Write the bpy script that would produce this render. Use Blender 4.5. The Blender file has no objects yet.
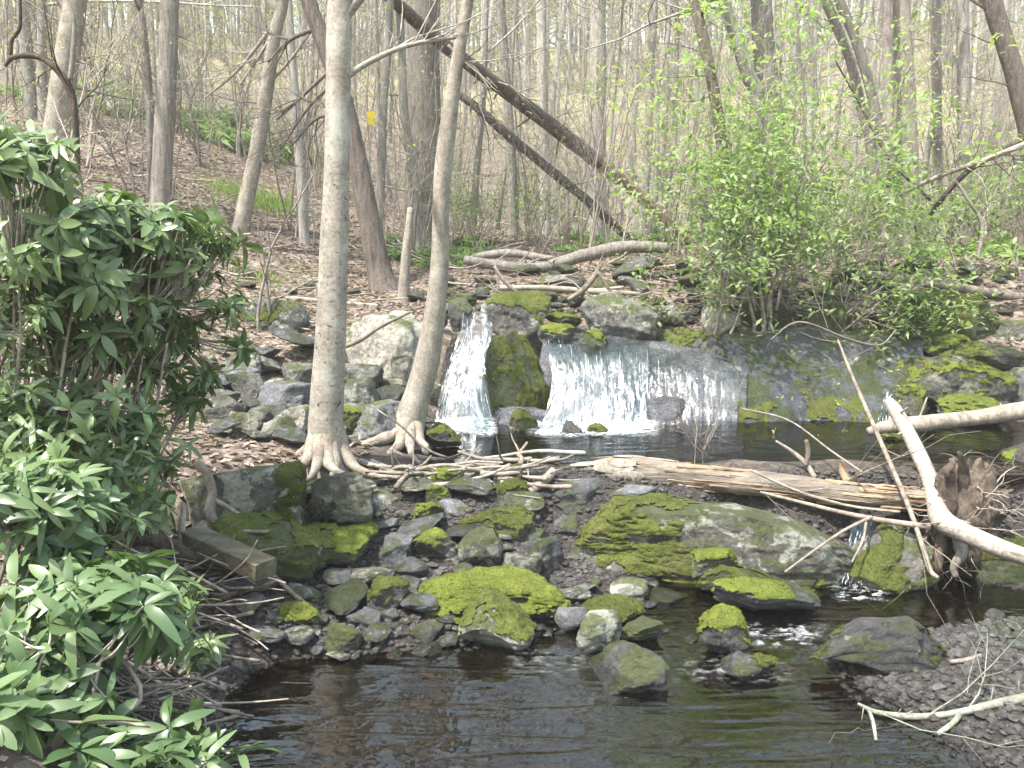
import bpy, math, random
import numpy as np
from mathutils import Vector

random.seed(11); RNG = np.random.default_rng(11)
SC = bpy.context.scene
COL = SC.collection
R = math.radians

# ------------------------------------------------------------------ camera
F, CX, CY, CAMH = 870.0, 512.0, 384.0, 2.2
PITCH = math.atan((384 - 250) / F)
cam = bpy.data.cameras.new('camera'); camo = bpy.data.objects.new('camera', cam); COL.objects.link(camo)
cam.sensor_width = 36; cam.lens = F / 1024 * 36; cam.clip_start = .05; cam.clip_end = 2000
camo.location = (0, 0, CAMH); camo.rotation_euler = (math.pi / 2 - PITCH, 0, 0)
SC.camera = camo

# ------------------------------------------------------------------ world, sun, exposure
SUN_DIR = Vector((-.34, -.30, .89)).normalized()      # towards the sun
elev = math.asin(SUN_DIR.z); azim = math.atan2(SUN_DIR.x, SUN_DIR.y)
W = bpy.data.worlds.new('World'); SC.world = W; W.use_nodes = True
wn = W.node_tree; bg = wn.nodes['Background']
sky = wn.nodes.new('ShaderNodeTexSky'); sky.sky_type = 'NISHITA'; sky.sun_disc = False
sky.sun_elevation = elev; sky.sun_rotation = azim; sky.air_density = 2.3; sky.dust_density = 3.0; sky.ozone_density = 1.0
wn.links.new(sky.outputs[0], bg.inputs[0]); bg.inputs[1].default_value = .15
sl = bpy.data.lights.new('sun', 'SUN'); sl.energy = 4.0; sl.angle = R(1.2); sl.color = (1, .95, .88)
so = bpy.data.objects.new('sun', sl); COL.objects.link(so)
so.rotation_euler = SUN_DIR.to_track_quat('Z', 'Y').to_euler()
SC.view_settings.view_transform = 'Standard'; SC.view_settings.look = 'None'
SC.view_settings.exposure = 1.55; SC.view_settings.gamma = 1; SC.view_settings.use_curve_mapping = False
SC.render.engine = 'CYCLES'
SC.cycles.max_bounces = 7; SC.cycles.diffuse_bounces = 3; SC.cycles.glossy_bounces = 3
SC.cycles.transmission_bounces = 4; SC.cycles.transparent_max_bounces = 12; SC.cycles.volume_bounces = 1
SC.cycles.caustics_reflective = False; SC.cycles.caustics_refractive = False
SC.cycles.use_denoising = True; SC.cycles.sample_clamp_indirect = 6

# ------------------------------------------------------------------ maths helpers
CA, SA = math.cos(PITCH), math.sin(PITCH)
def PW(px, py, Y):
    """the world point at depth Y (world y) seen at pixel px, py"""
    v = (CY - py) / F; u = (px - CX) / F
    dy = CA + SA * v; dz = -SA + CA * v; t = Y / dy
    return np.array([u * t, Y, CAMH + dz * t])
def DEP(px, py, Y):
    return Y / (CA + SA * (CY - py) / F)
def ONZ(px, py, z):
    v = (CY - py) / F; dy = CA + SA * v; dz = -SA + CA * v
    t = (z - CAMH) / dz
    return np.array([(px - CX) / F * t, dy * t, z])

def _h(ix, iy, iz):
    n = (ix.astype(np.int64) * 374761393 + iy.astype(np.int64) * 668265263 + iz.astype(np.int64) * 2147483647) & 0xffffffff
    n = ((n ^ (n >> 13)) * 1274126177) & 0xffffffff
    n = (n ^ (n >> 16)) & 0xffff
    return n / 32767.5 - 1
def vnoise(P):
    P = np.asarray(P, float); i = np.floor(P); f = P - i; f = f * f * (3 - 2 * f); i = i.astype(np.int64)
    x, y, z = i[:, 0], i[:, 1], i[:, 2]; a, b, c = f[:, 0], f[:, 1], f[:, 2]
    def L(p, q, t): return p + (q - p) * t
    return L(L(L(_h(x, y, z), _h(x+1, y, z), a), L(_h(x, y+1, z), _h(x+1, y+1, z), a), b),
             L(L(_h(x, y, z+1), _h(x+1, y, z+1), a), L(_h(x, y+1, z+1), _h(x+1, y+1, z+1), a), b), c)
def fbm(P, o=4, s=0):
    P = np.asarray(P, float) + s * 17.31; r = 0; a = .5
    for k in range(o):
        r = r + a * vnoise(P); P = P * 2.03 + 5.1; a *= .5
    return r
def sstep(a, b, x):
    t = np.clip((x - a) / (b - a), 0, 1); return t * t * (3 - 2 * t)

# ------------------------------------------------------------------ mesh helpers
def build(name, V, quads=None, tris=None, mats=(), smooth=True, qm=None, tm=None, attrs=None):
    me = bpy.data.meshes.new(name)
    V = np.asarray(V, np.float32).reshape(-1, 3)
    q = np.asarray(quads if quads is not None else [], np.int32).reshape(-1, 4)
    t = np.asarray(tris if tris is not None else [], np.int32).reshape(-1, 3)
    me.vertices.add(len(V)); me.vertices.foreach_set('co', V.ravel())
    li = np.concatenate([q.ravel(), t.ravel()])
    me.loops.add(len(li)); me.loops.foreach_set('vertex_index', li)
    st = np.concatenate([np.arange(len(q)) * 4, len(q) * 4 + np.arange(len(t)) * 3]).astype(np.int32)
    me.polygons.add(len(st)); me.polygons.foreach_set('loop_start', st)
    for m in mats: me.materials.append(m)
    if qm is not None or tm is not None:
        mi = np.concatenate([qm if qm is not None else np.zeros(len(q)), tm if tm is not None else np.zeros(len(t))]).astype(np.int32)
        me.polygons.foreach_set('material_index', mi)
    me.update(calc_edges=True)
    me.polygons.foreach_set('use_smooth', np.full(len(st), smooth))
    for k, a in (attrs or {}).items():
        a = np.asarray(a, np.float32)
        if a.ndim == 1:
            at = me.attributes.new(k, 'FLOAT', 'POINT'); at.data.foreach_set('value', a)
        else:
            at = me.attributes.new(k, 'FLOAT_VECTOR', 'POINT'); at.data.foreach_set('vector', a.ravel())
    me.validate()
    return me
def link(name, me, parent=None, loc=(0, 0, 0)):
    o = bpy.data.objects.new(name, me); COL.objects.link(o)
    o.location = tuple(float(c) for c in loc)
    if parent is not None: o.parent = parent
    return o
def tag(o, label=None, cat=None, group=None, kind=None):
    if label: o['label'] = label
    if cat: o['category'] = cat
    if group: o['group'] = group
    if kind: o['kind'] = kind
    return o
def empty(name, loc, label=None, cat=None, group=None):
    o = bpy.data.objects.new(name, None); COL.objects.link(o); o.location = tuple(float(c) for c in loc)
    o.empty_display_size = .1
    return tag(o, label, cat, group)

class MB:
    def __init__(s): s.V = []; s.Q = []; s.T = []; s.qm = []; s.tm = []; s.n = 0; s.A = []
    def add(s, V, Q=None, T=None, m=0, a=None):
        V = np.asarray(V, float).reshape(-1, 3)
        s.V.append(V)
        s.A.append(np.full(len(V), 0.0) if a is None else np.broadcast_to(np.asarray(a, float), (len(V),)))
        if Q is not None and len(Q):
            Q = np.asarray(Q, int).reshape(-1, 4); s.Q.append(Q + s.n); s.qm.append(np.full(len(Q), m))
        if T is not None and len(T):
            T = np.asarray(T, int).reshape(-1, 3); s.T.append(T + s.n); s.tm.append(np.full(len(T), m))
        s.n += len(V)
    def tube(s, P, r, n=6, m=0, rough=0, seed=0, cap=True, rfreq=8):
        P = np.asarray(P, float); r = np.broadcast_to(np.asarray(r, float), (len(P),)); k = len(P)
        T = np.gradient(P, axis=0); T /= np.linalg.norm(T, axis=1)[:, None] + 1e-9
        mt = T.mean(0); ax = np.argmin(np.abs(mt)); ref = np.zeros(3); ref[ax] = 1
        U = np.cross(T, ref); U /= np.linalg.norm(U, axis=1)[:, None] + 1e-9
        Wv = np.cross(T, U)
        a = np.arange(n) / n * 2 * math.pi + seed
        ring = U[:, None, :] * np.cos(a)[None, :, None] + Wv[:, None, :] * np.sin(a)[None, :, None]
        rr = np.repeat(r[:, None], n, 1)
        if rough:
            q = (P[:, None, :] * rfreq * .25 + ring * r[:, None, None] * rfreq * 1.0).reshape(-1, 3)
            rr = rr * (1 + rough * fbm(q, 3, seed).reshape(k, n) * 2)
        V = (P[:, None, :] + ring * rr[:, :, None]).reshape(-1, 3)
        i = np.arange(k - 1)[:, None] * n + np.arange(n)[None, :]
        j = np.arange(k - 1)[:, None] * n + (np.arange(n)[None, :] + 1) % n
        Q = np.stack([i, j, j + n, i + n], -1).reshape(-1, 4)
        Tt = None
        if cap:
            V = np.concatenate([V, P[[0]] - T[[0]] * r[0] * .15, P[[-1]] + T[[-1]] * r[-1] * .3]); c0 = k * n; c1 = c0 + 1
            b = np.arange(n); b2 = (b + 1) % n; e = (k - 1) * n
            Tt = np.concatenate([np.stack([b2, b, np.full(n, c0)], 1), np.stack([e + b, e + b2, np.full(n, c1)], 1)])
        s.add(V, Q, Tt, m)
    def mesh(s, name, mats, origin=(0, 0, 0), smooth=True, attr=None):
        V = np.concatenate(s.V) - np.asarray(origin, float)
        c = lambda L, w: np.concatenate(L) if L else np.zeros((0, w) if w > 1 else 0)
        return build(name, V, c(s.Q, 4), c(s.T, 3), mats, smooth, c(s.qm, 1), c(s.tm, 1), {attr: np.concatenate(s.A)} if attr else None)

def catmull(P, m):
    P = np.asarray(P, float); n = len(P)
    if n == 2:
        t = np.linspace(0, 1, m + 1)[:, None]; return P[0] * (1 - t) + P[1] * t
    E = np.concatenate([[2 * P[0] - P[1]], P, [2 * P[-1] - P[-2]]]); out = []
    t = (np.arange(m) / m)[:, None]
    for i in range(n - 1):
        a, b, c, d = E[i:i + 4]
        out.append(.5 * (2 * b + (c - a) * t + (2 * a - 5 * b + 4 * c - d) * t ** 2 + (3 * b - a - 3 * c + d) * t ** 3))
    out.append(P[-1:]); return np.concatenate(out)

# ------------------------------------------------------------------ materials
class NT:
    def __init__(s, name):
        s.m = bpy.data.materials.new(name); s.m.use_nodes = True; s.t = s.m.node_tree
        s.b = s.t.nodes['Principled BSDF']; s.out = s.t.nodes['Material Output']
    def n(s, typ, **k):
        x = s.t.nodes.new('ShaderNode' + typ)
        for a, v in k.items(): setattr(x, a, v)
        return x
    def l(s, a, b): s.t.links.new(a, b)
    def setv(s, sock, v):
        if isinstance(v, bpy.types.NodeSocket): s.l(v, sock)
        else: sock.default_value = v
    def coord(s, scale=(1, 1, 1), which='Object', rand=True):
        c = s.n('TexCoord'); v = c.outputs[which]
        if rand:
            oi = s.n('ObjectInfo'); mu = s.n('VectorMath', operation='SCALE'); mu.inputs[0].default_value = (13, 7, 19)
            s.l(oi.outputs['Random'], mu.inputs['Scale'])
            ad = s.n('VectorMath', operation='ADD'); s.l(v, ad.inputs[0]); s.l(mu.outputs[0], ad.inputs[1]); v = ad.outputs[0]
        mp = s.n('Mapping'); mp.inputs['Scale'].default_value = scale; s.l(v, mp.inputs[0]); return mp.outputs[0]
    def noise(s, vec, scale, detail=5, rough=.6, dist=0):
        x = s.n('TexNoise'); s.l(vec, x.inputs['Vector']); x.inputs['Scale'].default_value = scale
        x.inputs['Detail'].default_value = detail; x.inputs['Roughness'].default_value = rough; x.inputs['Distortion'].default_value = dist
        return x.outputs['Fac']
    def ramp(s, f, stops):
        x = s.n('ValToRGB'); e = x.color_ramp.elements
        while len(e) < len(stops): e.new(.5)
        for i, (p, c) in enumerate(stops):
            e[i].position = p; e[i].color = (*c, 1) if len(c) == 3 else c
        s.l(f, x.inputs[0]); return x.outputs[0]
    def mask(s, f, a, b):
        x = s.n('MapRange'); x.interpolation_type = 'SMOOTHSTEP'; s.l(f, x.inputs[0]); x.inputs[1].default_value = a; x.inputs[2].default_value = b
        return x.outputs[0]
    def mix(s, f, a, b, mode='MIX'):
        x = s.n('Mix', data_type='RGBA', blend_type=mode); s.setv(x.inputs[0], f)
        for sk, v in ((x.inputs[6], a), (x.inputs[7], b)):
            if isinstance(v, tuple): v = (*v, 1) if len(v) == 3 else v
            s.setv(sk, v)
        return x.outputs[2]
    def math(s, op, a, b=0.0):
        x = s.n('Math', operation=op); s.setv(x.inputs[0], a); s.setv(x.inputs[1], b); return x.outputs[0]
    def bump(s, h, strength=.5, dist=.02, prev=None):
        x = s.n('Bump'); x.inputs['Strength'].default_value = strength; x.inputs['Distance'].default_value = dist
        s.l(h, x.inputs['Height'])
        if prev is not None: s.l(prev, x.inputs['Normal'])
        return x.outputs[0]
    def attr(s, name, out='Fac'):
        x = s.n('Attribute'); x.attribute_name = name; return x.outputs[out]

def mat_rock(name, dark, light, lichen=0.0, film=0.0, wl=None, rough=.8, speck=.5, film_col=(.055, .07, .014), litter=0.0):
    k = NT(name); v = k.coord()
    c = k.ramp(k.noise(v, 2.6, 8, .65), [(.3, dark), (.7, light)])
    sp = k.noise(v, 38, 4, .7)
    c = k.mix(k.math('MULTIPLY', k.mask(sp, .45, .75), speck), c, tuple(min(1, x * 1.7) for x in light))
    c = k.mix(k.math('MULTIPLY', k.mask(k.noise(v, 11, 5, .7), .52, .7), .6), c, tuple(x * .45 for x in dark))
    ge = k.n('NewGeometry'); sx = k.n('SeparateXYZ'); k.l(ge.outputs['Normal'], sx.inputs[0])
    fine = k.noise(v, 20, 9, .78)
    c = k.mix(.75, c, k.mix(1.0, c, k.ramp(fine, [(.28, (.35, .35, .35)), (.5, (1, 1, 1)), (.72, (1.9, 1.9, 1.85))]), 'MULTIPLY'))
    if lichen:
        f = k.mask(k.noise(v, 5.5, 7, .62, .6), .62 - .12 * lichen, .66 - .12 * lichen)
        c = k.mix(k.math('MULTIPLY', f, .85), c, k.ramp(sp, [(.3, (.22, .23, .18)), (.7, (.46, .47, .40))]))
    if film:
        up = k.mask(sx.outputs['Z'], -.35, .75)
        f = k.mask(k.math('ADD', k.noise(v, 3.7, 6, .6), k.math('MULTIPLY', up, .22)), .70 - .22 * film, .82 - .22 * film)
        c = k.mix(k.math('MULTIPLY', f, .9), c, k.ramp(sp, [(.3, tuple(x * .55 for x in film_col)), (.7, tuple(x * 1.5 for x in film_col))]))
    if litter:
        f = k.math('MULTIPLY', k.mask(k.noise(v, 4.1, 7, .7), .56, .62), k.mask(sx.outputs['Z'], .6, .85))
        c = k.mix(k.math('MULTIPLY', f, litter), c, k.ramp(sp, [(.3, (.09, .055, .04)), (.7, (.26, .18, .14))]))
    oi = k.n('ObjectInfo'); vr = k.n('MapRange'); k.l(oi.outputs['Random'], vr.inputs[0]); vr.inputs[3].default_value = .6; vr.inputs[4].default_value = 1.45
    g = k.n('VectorMath', operation='SCALE'); k.l(c, g.inputs[0]); k.l(vr.outputs[0], g.inputs['Scale']); c = g.outputs[0]
    rg = k.ramp(sp, [(.2, (rough - .12,) * 3), (.8, (min(1, rough + .12),) * 3)])
    if wl is not None:      # splash zone just above the water, wet stone is darker and shinier
        sz = k.n('SeparateXYZ'); k.l(ge.outputs['Position'], sz.inputs[0])
        zz = k.math('ADD', sz.outputs['Z'], k.math('MULTIPLY', k.math('SUBTRACT', k.noise(v, 6, 4), .5), -.08))
        wet = k.mask(zz, wl + .05, wl + .0)
        c = k.mix(wet, c, k.mix(1.0, c, (.42, .41, .42), 'MULTIPLY')); rg = k.mix(wet, rg, (.16, .16, .16))
    k.l(c, k.b.inputs['Base Color']); k.l(rg, k.b.inputs['Roughness'])
    b1 = k.bump(k.noise(v, 6, 9, .72), 1.0, .09)
    b2 = k.bump(fine, .8, .025, b1); k.l(b2, k.b.inputs['Normal'])
    return k.m

def mat_moss(name, a, b, c=(.10, .075, .03)):
    k = NT(name); v = k.coord()
    n1 = k.noise(v, 9, 7, .7)
    col = k.ramp(n1, [(.32, a), (.62, b)])
    col = k.mix(k.math('MULTIPLY', k.mask(k.noise(v, 4.3, 5, .6), .51, .68), .7), col, c)
    col = k.mix(k.mask(k.noise(v, 1.9, 5, .6), .40, .66), col, k.mix(1.0, col, (.52, .58, .6), 'MULTIPLY'))
    col = k.mix(.5, col, k.ramp(k.noise(v, 120, 3, .7), [(.3, tuple(x * .5 for x in a)), (.7, tuple(x * 1.25 for x in b))]))
    k.l(col, k.b.inputs['Base Color']); k.b.inputs['Roughness'].default_value = .95
    k.b.inputs['Specular IOR Level'].default_value = .15
    b1 = k.bump(k.noise(v, 28, 6, .7), 1, .03); k.l(k.bump(k.noise(v, 160, 3, .7), .8, .008, b1), k.b.inputs['Normal'])
    return k.m

def mat_bark(name, dark, light, stretch=.18, scale=22, lichen=0.0, bands=0.0, spots=0.0, bumpd=.02, rough=.9, moss=0.0, var=.25):
    k = NT(name); v = k.coord((1, 1, stretch)); w = k.coord()
    n = k.noise(v, scale, 8, .65)
    c = k.ramp(n, [(.32, dark), (.66, light)])
    c = k.mix(k.math('MULTIPLY', k.mask(k.noise(w, 2.2, 6, .65), .45, .7), .45), c, tuple(x * .6 for x in light))
    fb = k.noise(w, 42, 8, .75)
    c = k.mix(.6, c, k.mix(1.0, c, k.ramp(fb, [(.3, (.30, .28, .26)), (.5, (1, 1, 1)), (.68, (1.7, 1.7, 1.7))]), 'MULTIPLY'))
    if bands:
        z = k.coord((.5, .5, 3.2)); c = k.mix(k.math('MULTIPLY', k.mask(k.noise(z, 6, 6, .7), .55, .72), bands), c, tuple(x * .5 for x in dark))
    if spots:
        c = k.mix(k.math('MULTIPLY', k.mask(k.noise(w, 22, 5, .65, .3), .60, .66), spots), c, tuple(x * .35 for x in dark))
    if lichen:
        c = k.mix(k.math('MULTIPLY', k.mask(k.noise(w, 5, 7, .65), .5, .64), lichen), c, (.40, .41, .36))
    if moss:
        c = k.mix(k.math('MULTIPLY', k.mask(k.noise(w, 3, 6, .65), .5, .66), moss), c, (.08, .10, .03))
    oi = k.n('ObjectInfo'); vr = k.n('MapRange'); k.l(oi.outputs['Random'], vr.inputs[0]); vr.inputs[3].default_value = 1 - var; vr.inputs[4].default_value = 1 + var
    g = k.n('VectorMath', operation='SCALE'); k.l(c, g.inputs[0]); k.l(vr.outputs[0], g.inputs['Scale'])
    k.l(g.outputs[0], k.b.inputs['Base Color']); k.b.inputs['Roughness'].default_value = rough
    k.b.inputs['Specular IOR Level'].default_value = .25
    b1 = k.bump(n, .9, bumpd); k.l(k.bump(k.noise(w, 60, 4, .7), .4, .006, b1), k.b.inputs['Normal'])
    return k.m

def mat_leaf(name, a, b, rough=.4, trans=.25, spec=.5):
    k = NT(name); c = k.ramp(k.attr('vary'), [(0, a), (1, b)])
    k.l(c, k.b.inputs['Base Color']); k.b.inputs['Roughness'].default_value = rough; k.b.inputs['Specular IOR Level'].default_value = spec
    tr = k.n('BsdfTranslucent'); tc = k.n('VectorMath', operation='MULTIPLY'); k.l(c, tc.inputs[0]); tc.inputs[1].default_value = (1.5, 1.7, .7)
    k.l(tc.outputs[0], tr.inputs[0]); mx = k.n('MixShader'); mx.inputs[0].default_value = trans
    k.l(k.b.outputs[0], mx.inputs[1]); k.l(tr.outputs[0], mx.inputs[2]); k.l(mx.outputs[0], k.out.inputs[0])
    return k.m

def mat_wood(name, a, b, c, stretch=(1, 1, 1), rough=.75):
    k = NT(name); v = k.coord(stretch); w = k.coord()
    n = k.noise(v, 14, 8, .7, .3)
    col = k.ramp(n, [(.3, c), (.5, a), (.72, b)])
    col = k.mix(k.math('MULTIPLY', k.mask(k.noise(w, 5, 6, .7), .5, .7), .6), col, c)
    k.l(col, k.b.inputs['Base Color']); k.b.inputs['Roughness'].default_value = rough
    k.l(k.bump(n, 1, .03), k.b.inputs['Normal']); return k.m

def mat_water(name, tint, scale, bumps, stretch=(1, 1, 1), deep=.9):
    k = NT(name); v = k.coord(stretch, 'Object', False)
    w = k.coord((1, 1, 1), 'Object', False)
    n = k.math('ADD', k.noise(v, scale, 1.5, .45, .8), k.math('MULTIPLY', k.noise(w, scale * 2.6, 1, .5, .4), .22))
    amp = k.ramp(k.noise(w, 1.1, 3, .5), [(.35, (.25,) * 3), (.62, (1,) * 3)])
    nb = k.bump(k.math('MULTIPLY', n, amp), 1.0, bumps)
    gl = k.n('BsdfGlossy'); gl.inputs['Roughness'].default_value = .03; k.l(nb, gl.inputs['Normal'])
    tr = k.n('BsdfTransparent'); tr.inputs[0].default_value = (*tint, 1)
    fr = k.n('Fresnel'); fr.inputs['IOR'].default_value = 2.1; k.l(nb, fr.inputs['Normal'])
    # a thin suspended-silt body between the clear water and its skin
    df = k.n('BsdfDiffuse'); df.inputs[0].default_value = (.022, .018, .011, 1)
    m0 = k.n('MixShader'); m0.inputs[0].default_value = 1 - deep; k.l(tr.outputs[0], m0.inputs[1]); k.l(df.outputs[0], m0.inputs[2])
    mx = k.n('MixShader'); k.l(fr.outputs[0], mx.inputs[0]); k.l(m0.outputs[0], mx.inputs[1]); k.l(gl.outputs[0], mx.inputs[2])
    k.l(mx.outputs[0], k.out.inputs[0]); return k.m

def mat_fall(name, lo, hi, base=(.70, .72, .74), su=26, sv=2.2, rough=.35, gloss=.12):
    """falling water: white aerated streaks along the flow with gaps of clear film"""
    k = NT(name); a = k.attr('flow', 'Vector')
    mp = k.n('Mapping'); mp.inputs['Scale'].default_value = (su, sv, 1); k.l(a, mp.inputs[0])
    n1 = k.noise(mp.outputs[0], 1, 6, .65, .5)
    mp2 = k.n('Mapping'); mp2.inputs['Scale'].default_value = (su * .28, sv * 1.3, 1); k.l(a, mp2.inputs[0])
    n2 = k.noise(mp2.outputs[0], 1, 4, .6, .6)
    f = k.mask(k.math('ADD', k.math('ADD', k.math('MULTIPLY', n1, .48), k.math('MULTIPLY', n2, .52)), k.math('MULTIPLY', k.math('SUBTRACT', k.attr('edge'), 1.0), .22)), lo, hi)
    k.b.inputs['Base Color'].default_value = (*base, 1); k.b.inputs['Roughness'].default_value = rough
    k.b.inputs['Subsurface Weight'].default_value = 0
    k.l(k.bump(n1, .8, .02), k.b.inputs['Normal'])
    tr = k.n('BsdfTransparent'); tr.inputs[0].default_value = (.93, .95, .95, 1)
    gl = k.n('BsdfGlossy'); gl.inputs['Roughness'].default_value = .12; k.l(k.bump(n1, .7, .015), gl.inputs['Normal'])
    film = k.n('MixShader'); film.inputs[0].default_value = gloss; k.l(tr.outputs[0], film.inputs[1]); k.l(gl.outputs[0], film.inputs[2])
    mx = k.n('MixShader'); k.l(f, mx.inputs[0]); k.l(film.outputs[0], mx.inputs[1]); k.l(k.b.outputs[0], mx.inputs[2])
    k.l(mx.outputs[0], k.out.inputs[0]); return k.m

def mat_plain(name, col, rough=.6):
    k = NT(name); v = k.coord(); n = k.noise(v, 20, 5)
    k.l(k.ramp(n, [(.3, tuple(x * .7 for x in col)), (.7, col)]), k.b.inputs['Base Color']); k.b.inputs['Roughness'].default_value = rough
    return k.m

M = {}
M['grey'] = mat_rock('grey_rock', (.06, .057, .051), (.20, .192, .178), lichen=.7, film=.15, wl=0)
M['pale'] = mat_rock('pale_rock', (.15, .14, .115), (.36, .34, .30), lichen=.8, film=.15)
M['lichen'] = mat_rock('lichen_rock', (.042, .04, .035), (.165, .157, .14), lichen=1.2, film=.3, wl=0)
M['dark'] = mat_rock('dark_wet_rock', (.03, .029, .03), (.12, .117, .118), lichen=.15, film=.3, wl=0.04, rough=.42)
M['slate'] = mat_rock('slate_rock', (.06, .061, .066), (.195, .198, .21), lichen=.12, film=.1, wl=0, rough=.55)
M['green'] = mat_rock('algae_rock', (.035, .035, .026), (.14, .135, .105), lichen=.45, film=1.0, wl=0)
M['gravel'] = mat_rock('gravel_stone', (.045, .042, .040), (.17, .158, .15), wl=0, speck=.7)
M['wet'] = mat_rock('shiny_wet_rock', (.045, .047, .053), (.15, .155, .17), film=0, rough=.26, speck=.7)
M['slab'] = mat_rock('wet_slab_rock', (.032, .034, .041), (.105, .11, .128), lichen=.1, film=.12, rough=.34, film_col=(.045, .06, .012))
M['mosscliff'] = mat_rock('moss_film_rock', (.02, .02, .016), (.085, .085, .07), film=1.7, rough=.45, film_col=(.032, .045, .009))
M['litterrock'] = mat_rock('littered_rock', (.05, .048, .042), (.19, .18, .16), lichen=.9, film=.45, wl=0, litter=.9)
M['moss'] = mat_moss('bright_moss', (.06, .088, .018), (.20, .235, .042))
M['mossd'] = mat_moss('dark_moss', (.035, .048, .012), (.115, .13, .032))
M['mossy'] = mat_moss('yellow_moss', (.045, .06, .016), (.15, .17, .042), (.13, .105, .06))
M['beech'] = mat_bark('beech_bark', (.20, .178, .15), (.345, .315, .27), .6, 7, lichen=.65, bands=.75, spots=1.0, bumpd=.012, rough=.8, var=.05)
M['tan'] = mat_bark('tan_bark', (.165, .142, .116), (.32, .29, .245), .4, 12, lichen=.3, bands=.3, spots=.4, bumpd=.01, var=.08)
M['rootbark'] = mat_bark('root_bark', (.15, .12, .095), (.33, .285, .235), .7, 12, lichen=.25, bands=.2, spots=.4, moss=.35, bumpd=.015, var=.1)
M['brown'] = mat_bark('dark_brown_bark', (.06, .049, .041), (.19, .16, .138), .16, 20, bumpd=.04)
M['greyb'] = mat_bark('grey_furrowed_bark', (.115, .10, .088), (.29, .265, .235), .10, 26, lichen=.2, bumpd=.04, var=.15)
M['bgbark'] = mat_bark('forest_bark', (.17, .155, .14), (.42, .395, .36), .14, 16, lichen=.4, bumpd=.03, var=.35)
M['pink'] = mat_bark('pinkish_bark', (.17, .14, .125), (.36, .31, .29), .3, 14, lichen=.2, spots=.7, bumpd=.01)
M['twig'] = mat_bark('twig_bark', (.14, .12, .10), (.34, .30, .26), .5, 14, bumpd=.004, var=.3)
M['drift'] = mat_bark('driftwood', (.12, .098, .08), (.30, .258, .215), .3, 14, bumpd=.012, spots=.4, var=.25)
M['birch'] = mat_bark('white_bark', (.20, .172, .145), (.41, .375, .33), .7, 6, bands=.9, spots=.5, bumpd=.012, var=.03)
M['rootdark'] = mat_bark('muddy_root', (.022, .017, .013), (.115, .09, .07), .4, 14, bumpd=.02)
M['lichenstick'] = mat_bark('lichen_stick', (.13, .135, .10), (.33, .345, .28), .8, 14, spots=.6, bumpd=.01)
M['split'] = mat_wood('split_wood', (.30, .205, .125), (.46, .36, .25), (.11, .07, .042), (.12, 1, 1))
M['grain'] = mat_wood('weathered_wood', (.165, .138, .11), (.285, .25, .205), (.055, .043, .034), (.12, 1, 1))
M['plank'] = mat_wood('beam_wood', (.115, .10, .065), (.20, .175, .12), (.06, .05, .034), (.12, 1, 1))
M['rhodo'] = mat_leaf('rhododendron_leaf', (.05, .092, .03), (.19, .26, .105), .36, .2, .55)
M['rhodob'] = mat_leaf('bright_rhododendron_leaf', (.045, .09, .032), (.155, .225, .095), .38, .25, .55)
M['spring'] = mat_leaf('spring_leaf', (.15, .215, .10), (.32, .385, .205), .6, .45, .3)
M['under'] = mat_leaf('undergrowth_leaf', (.07, .125, .035), (.21, .29, .09), .55, .35, .3)
M['bud'] = mat_leaf('bud_leaf', (.25, .25, .10), (.44, .42, .20), .7, .4, .2)
M['grass'] = mat_leaf('grass_blade', (.10, .17, .03), (.26, .36, .08), .6, .4, .3)
M['dead'] = mat_leaf('dead_leaf', (.075, .055, .044), (.31, .25, .215), .75, .15, .2)
M['water'] = mat_water('stream_water', (.47, .39, .27), 6.5, .014, (.30, 1.7, 1), .93)
M['waterup'] = mat_water('pool_water', (.34, .30, .22), 8, .010, (.4, 1.4, 1), .93)
M['fall'] = mat_fall('white_water', .43, .66, su=24, sv=3.4)
M['fallthin'] = mat_fall('thin_white_water', .47, .80, su=22, sv=1.5)
M['film'] = mat_fall('water_film', .64, 2.0, base=(.40, .43, .50), su=34, sv=4.0, rough=.25, gloss=.07)
k = NT('foam'); v = k.coord(which='Object', rand=False)
k.b.inputs['Base Color'].default_value = (.82, .85, .87, 1); k.b.inputs['Roughness'].default_value = .5
trn = k.n('BsdfTransparent'); mxn = k.n('MixShader'); k.l(k.attr('foam'), mxn.inputs[0])
fm = k.math('MULTIPLY', k.attr('foam'), k.mask(k.noise(v, 22, 6, .7), .38, .6)); k.l(fm, mxn.inputs[0])
k.l(trn.outputs[0], mxn.inputs[1]); k.l(k.b.outputs[0], mxn.inputs[2]); k.l(mxn.outputs[0], k.out.inputs[0]); M['foam'] = k.m
k = NT('spray'); k.b.inputs['Base Color'].default_value = (.70, .73, .76, 1); k.b.inputs['Roughness'].default_value = .3; M['spray'] = k.m
M['yellow'] = mat_plain('yellow_plastic', (.80, .62, .03)); M['white'] = mat_plain('white_plastic', (.72, .74, .76))

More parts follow.
